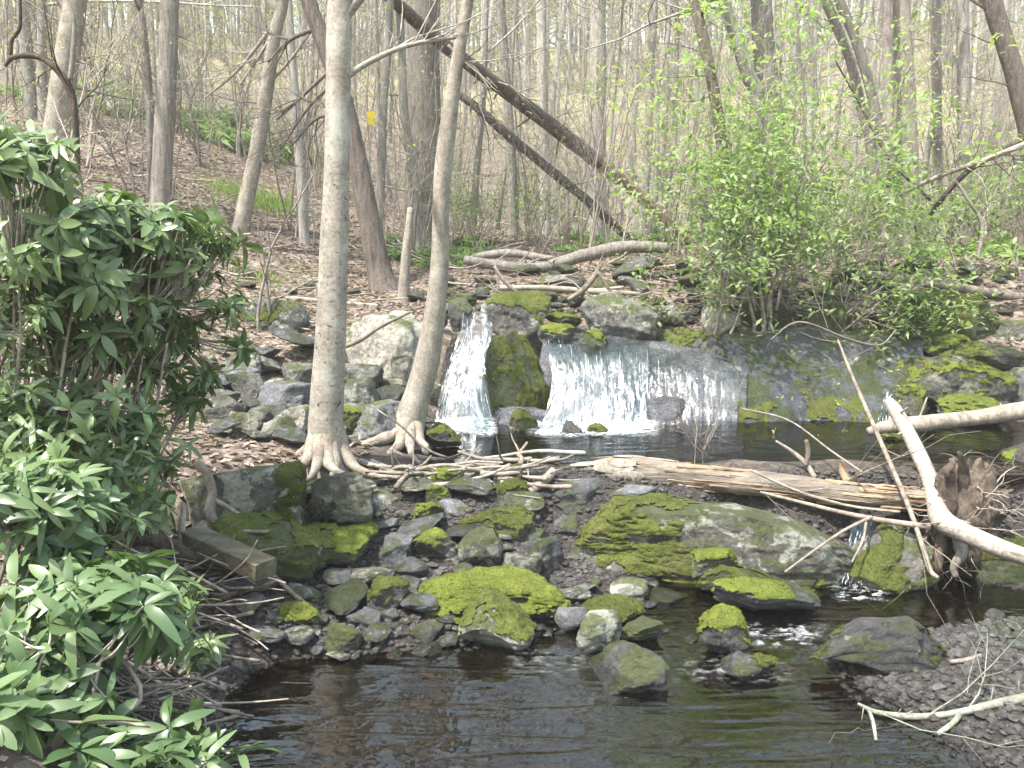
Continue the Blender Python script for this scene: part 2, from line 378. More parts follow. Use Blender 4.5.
# ------------------------------------------------------------------ terrain
CP = []
def cz(px, py, z): CP.append(ONZ(px, py, z))
def cy(px, py, Y): CP.append(PW(px, py, Y))
def cw(x, y, z): CP.append(np.array([x, y, z], float))
for a in [(300, 740, -.22), (450, 740, -.25), (600, 740, -.22), (750, 740, -.16), (870, 765, -.10), (400, 690, -.16), (540, 690, -.10),
          (700, 705, -.10), (780, 625, -.10), (900, 605, -.14), (700, 605, -.08), (970, 606, -.10), (300, 690, -.12), (840, 580, -.10),
          (228, 668, .05), (205, 705, .05), (180, 768, .08), (250, 652, .06), (330, 655, .02), (400, 648, .02), (470, 655, -.03), (620, 600, .0),
          (860, 640, .03), (850, 665, .015), (900, 695, .015), (960, 735, .02), (1000, 768, .02), (1000, 700, .10), (1024, 640, .13), (1060, 740, .14), (940, 668, .07), (960, 630, .02), (900, 625, -.08), (840, 615, -.10), (1020, 618, .04), (1000, 560, -.04), (930, 585, -.12),
          (350, 620, .07), (450, 600, .07), (300, 600, .12), (550, 590, .03), (450, 545, .22), (400, 525, .3), (500, 520, .33),
          (560, 540, .15), (350, 485, .5), (740, 530, .15), (640, 530, .2), (860, 545, .05), (300, 560, .2), (250, 610, .2), (230, 548, .27), (300, 540, .27), (200, 545, .32), (260, 530, .34),
          (520, 447, .30), (600, 447, .28), (700, 452, .30), (800, 455, .3), (900, 458, .36), (980, 455, .42), (600, 436, .3), (500, 434, .3), (740, 437, .35), (850, 437, .4)]:
    cz(*a)
for px in range(440, 861, 60): cz(px, 476, .53)
for px in (930, 1000, 1060): cz(px, 486, .54)
for px in range(440, 900, 65): cz(px, 470, .42)
for px in range(480, 1010, 65): cz(px, 462, .27); cz(px, 452, .26)
for px in range(445, 900, 65): cz(px, 490, .45)
cz(410, 462, .54); cz(420, 440, .55); cz(1040, 455, .56); cz(1060, 430, .7)
for a in [(460, 335, 9.7), (540, 335, 9.9), (640, 335, 10.0), (740, 330, 10.1), (850, 330, 10.2), (500, 312, 10.6), (540, 400, 9.1), (640, 400, 9.2), (740, 400, 9.2), (850, 400, 9.2), (600, 305, 11), (700, 292, 11.2), (800, 298, 11),
          (900, 290, 10.8), (1000, 283, 10.6), (940, 345, 9.7), (1010, 350, 9.6), (940, 405, 8.95), (1000, 405, 8.9), (1030, 400, 8.8), (560, 262, 14), (460, 264, 14), (650, 256, 15.5),
          (760, 258, 16), (900, 254, 16), (1020, 250, 15), (550, 240, 21), (700, 236, 23), (900, 228, 24), (600, 226, 34), (800, 215, 35), (950, 205, 35), (420, 222, 26),
          (325, 466, 6.35), (405, 436, 7.4), (250, 458, 6.2), (200, 470, 5.9), (130, 560, 5.0), (100, 480, 5.2), (70, 640, 3.4), (20, 740, 2.5), (170, 640, 4.4),
          (200, 410, 7.4), (280, 420, 7.4), (350, 420, 7.9), (410, 400, 8.5), (240, 350, 9), (350, 340, 9.4), (440, 345, 9.2), (250, 300, 10.5), (340, 300, 11.3), (420, 300, 11.4), (300, 268, 12.2),
          (200, 232, 12.5), (280, 245, 13), (360, 268, 13), (150, 185, 15), (100, 118, 19), (200, 142, 18.5), (300, 185, 18.5), (390, 238, 17),
          (0, 125, 16), (0, 255, 9), (0, 400, 6), (60, 330, 7.5), (-120, 260, 7), (-200, 140, 14),
          (100, 104, 27), (250, 128, 31), (380, 165, 34), (0, 60, 46), (200, 80, 46), (400, 120, 46), (600, 160, 46), (800, 150, 46), (1000, 140, 46),
          (0, 40, 64), (300, 60, 66), (500, 80, 68), (700, 75, 68), (900, 65, 68), (1100, 60, 66),
          (0, 16, 90), (300, 36, 90), (500, 46, 90), (680, 38, 90), (900, 18, 90), (1200, 6, 90), (-200, 4, 90)]:
    cy(*a)
for a in [(0, .3, .35), (-1.2, 1, .55), (-3, 0, 1.0), (-4, 3, 1.4), (1.5, 1.5, .02), (.3, 2.2, -.15), (-1, 2.4, .3), (3.2, 2, .3), (4.5, 4, .35), (6, 6.5, .7), (8, 9, 1.5), (12, 12, 2.2), (3.1, 5.25, -.10), (3.6, 5.4, -.02), (3.4, 4.6, .16), (2.2, 3.2, .1), (4.2, 5.9, .5),
          (0, -6, .6), (8, 0, .9), (20, 20, 4.2), (30, 10, 4), (-12, 6, 3.6), (-25, 12, 9), (-40, 0, 10), (40, 40, 9), (-40, 50, 15), (70, 60, 15), (-70, 60, 18),
          (-90, 100, 24), (110, 100, 24), (60, 0, 8), (0, -40, 2), (0, 130, 23), (-100, 165, 25), (100, 165, 25), (-60, -30, 10), (60, -30, 6), (0, 175, 20)]:
    cw(*a)
CP = np.array(CP)
_C = .12
def _phi(d2): return np.sqrt(d2 + _C * _C)
_A = _phi(((CP[:, None, :2] - CP[None, :, :2]) ** 2).sum(-1)); _n = len(CP)
_S = np.zeros((_n + 3, _n + 3)); _S[:_n, :_n] = _A + np.eye(_n) * -.02
_Pm = np.concatenate([np.ones((_n, 1)), CP[:, :2]], 1); _S[:_n, _n:] = _Pm; _S[_n:, :_n] = _Pm.T
_w = np.linalg.solve(_S, np.concatenate([CP[:, 2], np.zeros(3)]))
def HT(x, y, fine=True):
    x = np.atleast_1d(np.asarray(x, float)); y = np.atleast_1d(np.asarray(y, float)); out = np.empty(len(x))
    for i in range(0, len(x), 20000):
        q = np.stack([x[i:i + 20000], y[i:i + 20000]], 1)
        out[i:i + 20000] = _phi(((q[:, None] - CP[None, :, :2]) ** 2).sum(-1)) @ _w[:_n] + _w[_n] + q @ _w[_n + 1:]
    if fine:
        d = np.hypot(x, y); a = np.clip(.02 + .012 * np.maximum(d - 9, 0), .02, .6)
        f = np.clip(1.1 / (1 + .09 * np.maximum(d - 9, 0)), .12, 1.2)
        out += a * fbm(np.stack([x * f, y * f, np.zeros_like(x)], 1), 4, 3) + .02 * fbm(np.stack([x * 5, y * 5, np.zeros_like(x)], 1), 3, 5)
    return out
def H1(x, y): return float(HT(x, y)[0])
_YS = np.concatenate([np.arange(1.6, 12, .03), np.arange(12, 40, .12), np.arange(40, 120, .6)])
def G(px, py, water=True):
    """where the sight line through a pixel meets ground or water"""
    v = (CY - py) / F; dy = CA + SA * v; dz = -SA + CA * v; t = _YS / dy
    x = (px - CX) / F * t; z = CAMH + dz * t
    h = HT(x, _YS)
    if water: h = np.where(_YS < 6.4, np.maximum(h, 0), h); h = np.where((_YS > 6.3) & (_YS < 8.8) & (x > -.8), np.maximum(h, .5), h)
    k = np.argmax(z < h)
    if not (z < h).any(): k = len(_YS) - 1
    return np.array([x[k], _YS[k], max(z[k], h[k])])

def axis(lo, hi, d0, a, b, g):
    L = list(np.arange(a, b, d0)); s = d0; x = b
    while x < hi: L.append(x); s *= g; x += s
    L.append(hi); s = d0; x = a - d0; pre = []
    while x > lo: pre.append(x); s *= g; x -= s
    pre.append(lo); return np.array(pre[::-1] + L)
XS = axis(-130, 130, .055, -5.5, 5.0, 1.045); YA = axis(-40, 175, .055, 2.0, 12.5, 1.03)
gx, gy = np.meshgrid(XS, YA); gz = HT(gx.ravel(), gy.ravel())
nx, ny = len(XS), len(YA)
ii = (np.arange(ny - 1)[:, None] * nx + np.arange(nx - 1)[None, :]).ravel()
TV = np.stack([gx.ravel(), gy.ravel(), gz], 1)
# gravel mask: the channel floor is stone and grit, the banks are leaf litter
dchan = HT(gx.ravel(), gy.ravel(), False)
gravel = sstep(.72, .52, dchan) * (gy.ravel() < 9.2) * (gx.ravel() > -2.2) * 1.0
k = NT('forest_floor'); v = k.coord(which='Object', rand=False)
lit = k.ramp(k.noise(v, 9, 9, .75), [(.30, (.055, .04, .03)), (.48, (.18, .14, .112)), (.7, (.31, .255, .21))])
vo = k.n('TexVoronoi'); vo.inputs['Scale'].default_value = 17; vo.inputs['Randomness'].default_value = 1
wv = k.n('VectorMath', operation='ADD'); nz = k.n('TexNoise'); nz.inputs['Scale'].default_value = 9; k.l(v, nz.inputs['Vector']); sc_ = k.n('VectorMath', operation='SCALE'); k.l(nz.outputs['Color'], sc_.inputs[0]); sc_.inputs['Scale'].default_value = .12
k.l(v, wv.inputs[0]); k.l(sc_.outputs[0], wv.inputs[1]); k.l(wv.outputs[0], vo.inputs['Vector'])
cell = k.n('SeparateXYZ'); k.l(vo.outputs['Color'], cell.inputs[0])
lit = k.mix(.6, lit, k.ramp(cell.outputs['X'], [(.0, (.03, .022, .017)), (.35, (.11, .083, .066)), (.7, (.235, .19, .155)), (1, (.38, .325, .28))]))
lit = k.mix(k.math('MULTIPLY', k.mask(k.noise(v, .55, 6, .65), .52, .68), .5), lit, (.13, .14, .05))
lit = k.mix(k.math('MULTIPLY', k.mask(k.noise(v, 1.3, 5, .65), .58, .68), .6), lit, (.10, .075, .06))
gr = k.ramp(k.noise(v, 30, 8, .75), [(.3, (.014, .012, .011)), (.5, (.048, .042, .039)), (.72, (.13, .117, .112))])
sz = k.n('SeparateXYZ'); k.l(v, sz.inputs[0])
bed = k.mask(sz.outputs['Z'], .02, -.04)
gr = k.mix(bed, gr, k.mix(1.0, gr, (.75, .62, .42), 'MULTIPLY'))
c = k.mix(k.attr('gravel'), lit, gr)
far = k.mask(sz.outputs['Y'], 36, 60)
c = k.mix(far, c, k.ramp(k.noise(v, .25, 8, .7), [(.35, (.17, .15, .09)), (.65, (.33, .30, .18))]))
k.l(c, k.b.inputs['Base Color']); k.b.inputs['Roughness'].default_value = .92; k.b.inputs['Specular IOR Level'].default_value = .2
k.l(k.bump(k.noise(v, 40, 5, .7), .7, .012, k.bump(cell.outputs['X'], .8, .03, k.bump(k.noise(v, 14, 8, .7), .9, .05))), k.b.inputs['Normal'])
M['floor'] = k.m
tag(link('forest_ground', build('forest_ground', TV, np.stack([ii, ii + 1, ii + nx + 1, ii + nx], 1), None, [M['floor']], attrs={'gravel': gravel})), 'brown leaf littered woodland floor with a stony stream channel', kind='structure')

# ------------------------------------------------------------------ water
def grid_sheet(x0, x1, y0, y1, d, z, keep, amp=.004, f=7):
    xs = np.arange(x0, x1, d); ys = np.arange(y0, y1, d); a, b = np.meshgrid(xs, ys); n = len(xs)
    V = np.stack([a.ravel(), b.ravel(), np.full(a.size, z)], 1)
    V[:, 2] += amp * fbm(np.stack([V[:, 0] * f * .6, V[:, 1] * f, V[:, 2]], 1), 3, 9)
    i = (np.arange(len(ys) - 1)[:, None] * n + np.arange(n - 1)[None]).ravel()
    q = np.stack([i, i + 1, i + n + 1, i + n], 1)
    q = q[keep(V[q].mean(1))]
    u, inv = np.unique(q, return_inverse=True)
    return V[u], inv.reshape(-1, 4)
def dam(x): return 6.47 + .03 * np.sin(x * 3)
V, q = grid_sheet(-2.6, 5.2, 0.4, 6.35, .028, 0, lambda c: HT(c[:, 0], c[:, 1]) < .10, .007, 6)
rif = sstep(.55, 0, np.hypot((V[:, 0] - 1.55) / 1.0, (V[:, 1] - 4.55) / .8))
V[:, 2] += rif * .025 * fbm(V * np.array([6, 9, 1]), 4, 2)
tag(link('stream_water', build('stream_water', V, q, None, [M['water']])), 'dark brown rippled water of the lower pool', kind='structure')
V, q = grid_sheet(-1.6, 6.2, 6.3, 9.0, .04, .5, lambda c: (HT(c[:, 0], c[:, 1]) < .6) & (c[:, 1] > dam(c[:, 0])), .005, 10)
tag(link('pool_water', build('pool_water', V, q, None, [M['waterup']])), 'dark still water of the plunge pool below the falls', kind='structure')

# ------------------------------------------------------------------ rocks
_ico = {}
def ico(level):
    if level in _ico: return _ico[level]
    t = (1 + 5 ** .5) / 2
    V = np.array([(-1, t, 0), (1, t, 0), (-1, -t, 0), (1, -t, 0), (0, -1, t), (0, 1, t), (0, -1, -t), (0, 1, -t), (t, 0, -1), (t, 0, 1), (-t, 0, -1), (-t, 0, 1)], float)
    V /= np.linalg.norm(V[0])
    Fc = np.array([(0, 11, 5), (0, 5, 1), (0, 1, 7), (0, 7, 10), (0, 10, 11), (1, 5, 9), (5, 11, 4), (11, 10, 2), (10, 7, 6), (7, 1, 8), (3, 9, 4), (3, 4, 2), (3, 2, 6), (3, 6, 8), (3, 8, 9), (4, 9, 5), (2, 4, 11), (6, 2, 10), (8, 6, 7), (9, 8, 1)])
    for _ in range(level):
        e = np.sort(np.concatenate([Fc[:, [0, 1]], Fc[:, [1, 2]], Fc[:, [2, 0]]]), 1); u, inv = np.unique(e, axis=0, return_inverse=True)
        inv = inv.reshape(-1); mid = V[u].mean(1); mid /= np.linalg.norm(mid, axis=1)[:, None]
        n = len(Fc); a, b, c = inv[:n] + len(V), inv[n:2 * n] + len(V), inv[2 * n:] + len(V); V = np.concatenate([V, mid])
        Fc = np.concatenate([np.stack([Fc[:, 0], a, c], 1), np.stack([Fc[:, 1], b, a], 1), np.stack([Fc[:, 2], c, b], 1), np.stack([a, b, c], 1)])
    _ico[level] = (V, Fc); return _ico[level]
def vnormals(V, T):
    n = np.cross(V[T[:, 1]] - V[T[:, 0]], V[T[:, 2]] - V[T[:, 0]]); N = np.zeros_like(V)
    for i in range(3): np.add.at(N, T[:, i], n)
    return N / (np.linalg.norm(N, axis=1)[:, None] + 1e-12)
def rock_geo(seed, w, d, h, box=.35, cuts=9, rough=.10, level=4, tilt=0, prof=None, yaw=None, strata=0.0):
    r = np.random.default_rng(seed); U, T = ico(level); p = 2 + box * 5
    P = U / (np.abs(U) ** p).sum(1)[:, None] ** (1 / p)
    for _ in range(cuts):
        n = r.normal(size=3); n[2] = n[2] * .7 + .12; n /= np.linalg.norm(n)
        s = P @ n - r.uniform(.60, .92); P = P - n * np.maximum(s, 0)[:, None] * .93
    P = P + U * (fbm(P * 1.5, 3, seed % 97) * rough * 2.2 + fbm(P * 5, 4, seed % 89) * rough * .8)[:, None]
    if strata: P = P + U * (strata * np.sin(P[:, 2] * 17 + 3 * fbm(P * 1.2, 3, 5)) * .5)[:, None] * np.array([1, 1, .2])
    a = r.uniform(-.5, .5) if yaw is None else yaw
    P = P @ np.array([[math.cos(a), math.sin(a), 0], [-math.sin(a), math.cos(a), 0], [0, 0, 1]])
    P = P / np.abs(P).max(0) * np.array([w, d, h]) / 2
    if tilt:
        c, s = math.cos(tilt), math.sin(tilt); P = P @ np.array([[c, 0, -s], [0, 1, 0], [s, 0, c]])
        P = (P - (P.max(0) + P.min(0)) / 2); P = P / np.abs(P).max(0) * np.array([w, d, h]) / 2
    if prof is not None:
        f = np.interp(P[:, 0] / w * 2, [q[0] for q in prof], [q[1] for q in prof])
        P[:, 2] = (P[:, 2] + h / 2) * f - h / 2
    return P, T
def moss_geo(P, T, cover, seed, nz0=.15, thick=.012, region=None, blades=6000, scale=3.0):
    N = vnormals(P, T); m = sstep(nz0, nz0 + .35, N[:, 2] + .5 * fbm(P * 9, 4, seed))
    m = m * sstep(-.06, .14, fbm(P * scale, 5, seed) + .45 * fbm(P * scale * 5, 4, seed + 2) + (cover - .5) * .9)
    if region is not None: m = m * region(P / np.abs(P).max(0))
    tk = m[T].min(1) > .06
    if tk.sum() < 4: return None
    off = thick * (.25 + m * (1 + .9 * fbm(P * 22, 3, seed + 1) + .6 * fbm(P * 60, 2, seed)))
    Q = P + N * np.maximum(off, .003)[:, None]
    u, inv = np.unique(T[tk], return_inverse=True); V = Q[u]; Tm = inv.reshape(-1, 3)
    # fuzz: short upright moss shoots
    a = .5 * np.linalg.norm(np.cross(V[Tm[:, 1]] - V[Tm[:, 0]], V[Tm[:, 2]] - V[Tm[:, 0]]), axis=1)
    nb = int(min(14000, a.sum() * blades))
    if nb > 10:
        r = np.random.default_rng(seed); f = r.choice(len(Tm), nb, p=a / a.sum()); b = r.dirichlet((1, 1, 1), nb)
        c = (V[Tm[f]] * b[:, :, None]).sum(1); nn = N[u][Tm[f, 0]] + r.normal(size=(nb, 3)) * .45; sd = r.normal(size=(nb, 3)); sd /= np.linalg.norm(sd, axis=1)[:, None]
        hh = r.uniform(.004, .010, nb)[:, None]; ww = .003
        BV = np.stack([c - sd * ww, c + sd * ww, c + nn * hh], 1).reshape(-1, 3)
        BT = np.arange(nb * 3).reshape(-1, 3) + len(V)
        V = np.concatenate([V, BV]); Tm = np.concatenate([Tm, BT])
    return V, Tm
FOOT = []        # footprints of hand-placed rocks: x, y, radius
_sd = [100]
def rock(bb, label, m='grey', Y=None, dr=.8, moss=None, mc=.6, name='boulder', level=4, sink=.12, hmin=.3, region=None, nz0=.15, group=None, thick=.012, cat=None, **kw):
    """box = x0, y0, x1, y1 in the photograph; the rock stands on the ground there unless its depth Y is given"""
    x0, y0, x1, y1 = bb; cx = (x0 + x1) / 2; _sd[0] += 1; seed = kw.pop('seed', _sd[0])
    g = G(cx, y1)
    Yb = g[1] if Y is None else Y
    D = DEP(cx, y1, Yb); w = (x1 - x0) * D / F; d = w * dr
    th = math.atan2(CAMH - g[2] if Y is None else CAMH - PW(cx, y1, Yb)[2], Yb)
    vis = (y1 - y0) * D / F
    h = max((vis - d * math.sin(th) * .62) / math.cos(th), vis * hmin)
    top = PW(cx, y0, Yb + d * .45); bot = PW(cx, y1, Yb)[2]
    P, T = rock_geo(seed, w, d, h * (1 + sink), level=level, **kw)
    loc = np.array([(PW(cx, (y0 + y1) / 2, Yb + d * .42))[0], Yb + d * .42, bot + h / 2 - h * sink / 2])
    o = tag(link(name, build(name, P, None, T, [M[m]]), None, loc), label, cat or name.replace('_', ' '), group)
    FOOT.append((loc[0], loc[1], w * .42, d * .42))
    if moss:
        gm = moss_geo(P, T, mc, seed, nz0, thick, region)
        if gm: link('moss', build('moss', gm[0], None, gm[1], [M[moss]]), o)['kind'] = 'stuff'
    return o

# --- water ledge: rows of pixels with depth become a rounded shelf, closed behind
def surf(rows, nu, nv):
    A = np.array([[PW(*p) for p in r] for r in rows]); A = np.stack([catmull(A[i], nu) for i in range(len(A))])
    return np.stack([catmull(A[:, j], nv) for j in range(A.shape[1])], 1)
def ledge(name, rows, label, m, nu=24, nv=16, rough=.05, deep=.9, moss=None, mc=.5, seed=1, nz0=.2, region=None, ridge=0, cat='rock ledge'):
    S = surf(rows, nu, nv); a, b, _ = S.shape; N = np.cross(np.gradient(S, axis=1), np.gradient(S, axis=0)); N /= np.linalg.norm(N, axis=2)[:, :, None] + 1e-9
    if N[..., 1].mean() > 0: N = -N
    f = fbm(S.reshape(-1, 3) * 2.2, 5, seed).reshape(a, b) * rough * 1.6 + fbm(S.reshape(-1, 3) * 9, 4, seed + 3).reshape(a, b) * rough * .5
    if ridge: f += ridge * np.sin(S[..., 2] * 30 + 4 * fbm(S.reshape(-1, 3) * 1.5, 3, seed).reshape(a, b))
    S = S + N * f[..., None]; B = S + np.array([0, deep, -.25])
    V = np.concatenate([S.reshape(-1, 3), B.reshape(-1, 3)]); n = a * b
    i = (np.arange(a - 1)[:, None] * b + np.arange(b - 1)[None]).ravel()
    q = np.stack([i, i + 1, i + b + 1, i + b], 1); Q = [q, q[:, ::-1] + n]
    edge = [np.arange(b), (a - 1) * b + np.arange(b)[::-1], (np.arange(a) * b)[::-1], np.arange(a) * b + b - 1]
    for e in edge: Q.append(np.stack([e[:-1], e[:-1] + n, e[1:] + n, e[1:]], 1))
    Q = np.concatenate(Q); o0 = V.mean(0)
    o = tag(link(name, build(name, V - o0, Q, None, [M[m]]), None, o0), label, cat)
    if moss:
        Tq = np.concatenate([q[:, [0, 1, 2]], q[:, [0, 2, 3]]]); P = S.reshape(-1, 3) - o0
        if vnormals(P, Tq)[:, 1].mean() > 0: Tq = Tq[:, ::-1]
        gm = moss_geo(P, Tq, mc, seed, nz0, .016, region)
        if gm: link('moss', build('moss', gm[0], None, gm[1], [M[moss]]), o)['kind'] = 'stuff'
    return S
ledgeB = [[(545, 326, 10.2), (600, 326, 10.3), (650, 330, 10.3), (700, 338, 10.2), (748, 345, 10.0)],
          [(543, 342, 9.25), (600, 346, 9.35), (650, 348, 9.3), (700, 356, 9.2), (748, 368, 9.1)],
          [(541, 354, 8.95), (598, 362, 9.0), (650, 360, 9.0), (700, 368, 8.95), (747, 380, 8.9)],
          [(541, 372, 8.82), (597, 378, 8.85), (650, 378, 8.85), (702, 385, 8.82), (746, 394, 8.75)],
          [(541, 400, 8.72), (597, 404, 8.72), (650, 402, 8.75), (704, 408, 8.68), (746, 414, 8.62)],
          [(541, 445, 8.55), (597, 445, 8.55), (650, 445, 8.6), (704, 445, 8.5), (746, 445, 8.5)]]
ledge('fall_ledge', ledgeB, 'dark wet rock shelf that the broad waterfall runs over', 'wet', 14, 12, .05, seed=5)
ledgeC = [[(722, 330, 10.2), (780, 326, 10.3), (830, 328, 10.3), (880, 330, 10.2), (926, 338, 10.0)],
          [(728, 342, 9.45), (780, 338, 9.6), (830, 338, 9.6), (880, 340, 9.6), (924, 346, 9.4)],
          [(735, 372, 8.95), (782, 370, 9.1), (832, 366, 9.2), (882, 368, 9.2), (921, 372, 9.0)],
          [(738, 405, 8.65), (784, 402, 8.7), (834, 400, 8.75), (884, 398, 8.75), (917, 402, 8.6)],
          [(737, 447, 8.4), (786, 447, 8.35), (836, 447, 8.35), (886, 447, 8.3), (915, 447, 8.3)]]
ledge('smooth_rock', ledgeC, 'smooth blue-grey rock face right of the falls with moss at its foot', 'slab', 22, 16, .06, seed=9, moss='mossy', mc=.42, nz0=-.1,
      region=lambda q: np.clip(sstep(.20, -.2, q[:, 0]) * sstep(.35, -.15, q[:, 2] - .3 * q[:, 0]) * 1.2 + sstep(.75, .95, q[:, 0]) * sstep(.3, -.1, q[:, 2]), 0, 1))
# ------- hand-placed rocks
rock((163, 455, 312, 545), 'large blocky dark grey boulder with a moss patch at its corner', 'lichen', box=.9, cuts=6, dr=.55, rough=.06, moss='mossd', mc=.55, region=lambda q: sstep(.6, .8, q[:, 0]), yaw=.12, nz0=-.4, Y=5.42, level=5)
rock((308, 470, 379, 522), 'grey angular boulder under the roots of the pale beech', 'lichen', box=.7, cuts=7, dr=.6, Y=5.6)
rock((205, 510, 335, 588), 'long moss-covered slab sloping down beside the wooden beam', 'green', tilt=.5, box=.5, dr=.5, moss='mossy', mc=.75, name='mossy_rock', cuts=5, Y=5.05)
rock((283, 518, 396, 566), 'low mossy mound below the blocky dark boulder', 'green', moss='moss', mc=.72, Y=5.3)
rock((338, 544, 363, 566), 'small round moss cushion stone below the mossy mound', 'green', moss='moss', mc=1.2, name='mossy_stone', level=3)
rock((362, 488, 408, 528), 'grey rock with green algae beside the boulder under the roots', 'lichen', Y=6.0)
rock((379, 533, 413, 566), 'flat pointed slate leaning left of the moss-topped block', 'slate', box=.3, tilt=.3, name='slate_stone', dr=.5, cuts=10)
rock((409, 527, 462, 566), 'dark block with a tilted bright moss top', 'dark', moss='moss', mc=.8, box=.7, tilt=-.2, region=lambda q: sstep(.6, 0, q[:, 0]))
rock((457, 522, 513, 577), 'dark boulder with a large white lichen patch', 'lichen', box=.4, cuts=8, moss='mossd', mc=.4)
rock((494, 550, 548, 590), 'speckled pale lichen boulder behind the bright moss rock', 'lichen', box=.3)
rock((410, 571, 569, 626), 'big flat boulder wholly covered in bright yellow-green moss', 'dark', moss='moss', mc=1.05, box=.3, cuts=5, dr=.5, prof=[(-1, .75), (-.3, 1), (.5, .95), (1, .7)], level=5, thick=.02, nz0=-.15)
rock((457, 590, 539, 652), 'grey boulder with a moss cap standing at the edge of the pool', 'lichen', moss='mossy', mc=.85, box=.2, cuts=8, nz0=.3, prof=[(-1, .6), (-.25, 1), (.3, .85), (1, .5)])
rock((346, 604, 390, 635), 'angular grey stone in the cobbles left of the lower pool', 'slate', box=.6, name='stone', cuts=10)
rock((399, 621, 445, 648), 'flat dark stone at the water edge left of the moss-capped boulder', 'dark', name='stone')
rock((320, 622, 364, 655), 'rounded grey-green stone at the pool edge', 'green', name='stone')
rock((230, 590, 270, 632), 'olive rock tucked under the left bank above the pool', 'green', name='stone', Y=4.75)
rock((278, 603, 322, 632), 'small stone with bright moss beside the olive rock', 'green', moss='moss', mc=.9, name='mossy_stone')
rock((360, 576, 410, 614), 'dark block with brown-green moss beside the big moss boulder', 'dark', moss='mossd', mc=.8, box=.6)
rock((554, 602, 589, 634), 'smooth round blue-grey stone right of the big moss boulder', 'slate', box=0, cuts=3, rough=.05, name='stone', seed=1177)
rock((575, 610, 624, 656), 'angular dark stone with a pale top at the head of the pool', 'lichen', name='stone', box=.3)
rock((588, 640, 672, 694), 'flat-topped grey boulder lying in the shallow lower pool', 'dark', box=.8, dr=1.0, cuts=5, prof=[(-1, .55), (-.4, .85), (.1, 1), (.7, 1), (1, .7)], rough=.13)
rock((598, 579, 650, 604), 'flat tan slab balanced on stones in the channel', 'grey', box=.8, name='flat_stone', hmin=.45)
rock((580, 600, 654, 626), 'low brown mossy stone behind the flat-topped boulder', 'green', moss='mossd', mc=.8, name='mossy_stone')
rock((612, 618, 664, 646), 'flat stone stack with a thin green skin near the pool centre', 'green', name='flat_stone', box=.7, strata=.05)
rock((698, 610, 750, 660), 'wedge stone with a steep yellow moss top in the riffle', 'dark', moss='moss', mc=.95, box=.5, tilt=-.45, nz0=.2, cuts=6)
rock((713, 652, 777, 686), 'low dark rock with thin moss below the wedge stone', 'dark', moss='mossd', mc=.6, box=.4)
rock((498, 482, 878, 592), 'huge mossy boulder with lichen spots under the splintered log', 'litterrock', box=.35, cuts=7, dr=.42, level=6, moss='mossy', mc=.50, nz0=-.30, thick=.016, region=lambda q: np.clip(1 - sstep(-.12, .1, q[:, 0]) * sstep(-.35, .0, q[:, 2] + .45 * q[:, 0]), 0, 1) * sstep(-.95, -.75, q[:, 0]),
     prof=[(-1, .7), (-.75, .92), (-.2, .97), (.25, 1), (.6, .85), (1, .42)], rough=.07, yaw=.05, Y=5.5, seed=412)
rock((688, 545, 738, 585), 'rounded moss knob at the foot of the huge mossy boulder', 'green', moss='moss', mc=1.1, Y=5.35, name='mossy_stone')
rock((694, 558, 822, 606), 'long low dark rock tapering right below the huge boulder', 'mosscliff', moss='mossd', mc=.7, box=.2, tilt=.25, dr=.35, Y=5.25, prof=[(-1, .7), (-.6, 1), (1, .35)])
rock((712, 580, 824, 618), 'flat grey rock with a lime green moss streak at the water', 'slate', moss='moss', mc=.62, box=.3, dr=.4, tilt=.12, region=lambda q: sstep(.5, 0, q[:, 0]))
rock((842, 525, 938, 604), 'slanted moss-covered boulder left of the upturned root wad', 'grey', moss='mossy', mc=.66, box=.45, cuts=6, tilt=-.35, level=5, dr=.6, nz0=-.2, Y=5.4)
rock((962, 535, 1060, 612), 'dark green boulder at the right edge behind the root wad', 'green', moss='mossd', mc=.7, box=.4, Y=5.5, dr=.5)
rock((985, 505, 1060, 560), 'grey-brown boulder with moss under the white fallen birch end', 'lichen', moss='moss', mc=.5, Y=6.1, dr=.5)
rock((808, 608, 970, 676), 'long low dark ledge rock with pale lichen beside the gravel bar', 'dark', box=.5, dr=.30, tilt=.06, level=5, moss='mossd', mc=.42, nz0=.5, strata=.04, prof=[(-1, .45), (-.4, .9), (.2, 1), (1, .45)], hmin=.5)
for i, (b, t, m, mo) in enumerate([((459, 504, 543, 538), 'mossy flat slab in the stone dam with litter on top', 'green', 'mossd'), ((484, 487, 548, 512), 'dark flat slab on the dam below the stick tangle', 'dark', None),
        ((538, 474, 604, 506), 'stacked dark slate on the dam beside the log end', 'slate', None), ((590, 478, 664, 506), 'layered grey slab tucked under the log end', 'slate', None), ((510, 535, 566, 572), 'black square-edged block behind the pale lichen boulder', 'dark', None),
        ((516, 524, 552, 548), 'small grey wedge on top of the black block', 'slate', None), ((414, 466, 470, 492), 'low stone under the sticks with a thick yellow moss cap', 'green', 'moss'), ((488, 476, 532, 500), 'brown stone with thin moss among the dam sticks', 'green', 'mossd'),
        ((420, 484, 452, 508), 'little moss tuft stone under the stick tangle', 'green', 'moss'), ((436, 498, 470, 520), 'round grey cobble below the stick tangle', 'slate', None), ((412, 502, 444, 526), 'green stone half buried below the sticks', 'green', 'moss'), ((545, 497, 600, 526), 'broad flat dark slab at the left end of the huge boulder', 'dark', None),
        ((500, 462, 530, 482), 'dark stone at the outlet of the plunge pool', 'dark', None), ((552, 515, 590, 540), 'small slate shelf beside the huge mossy boulder', 'slate', None)]):
    rock(b, t, m, moss=mo, mc=.85, box=.55, dr=.7, name='dam_stone', level=4 if mo else 3, strata=.05 if not mo else 0, sink=.3)
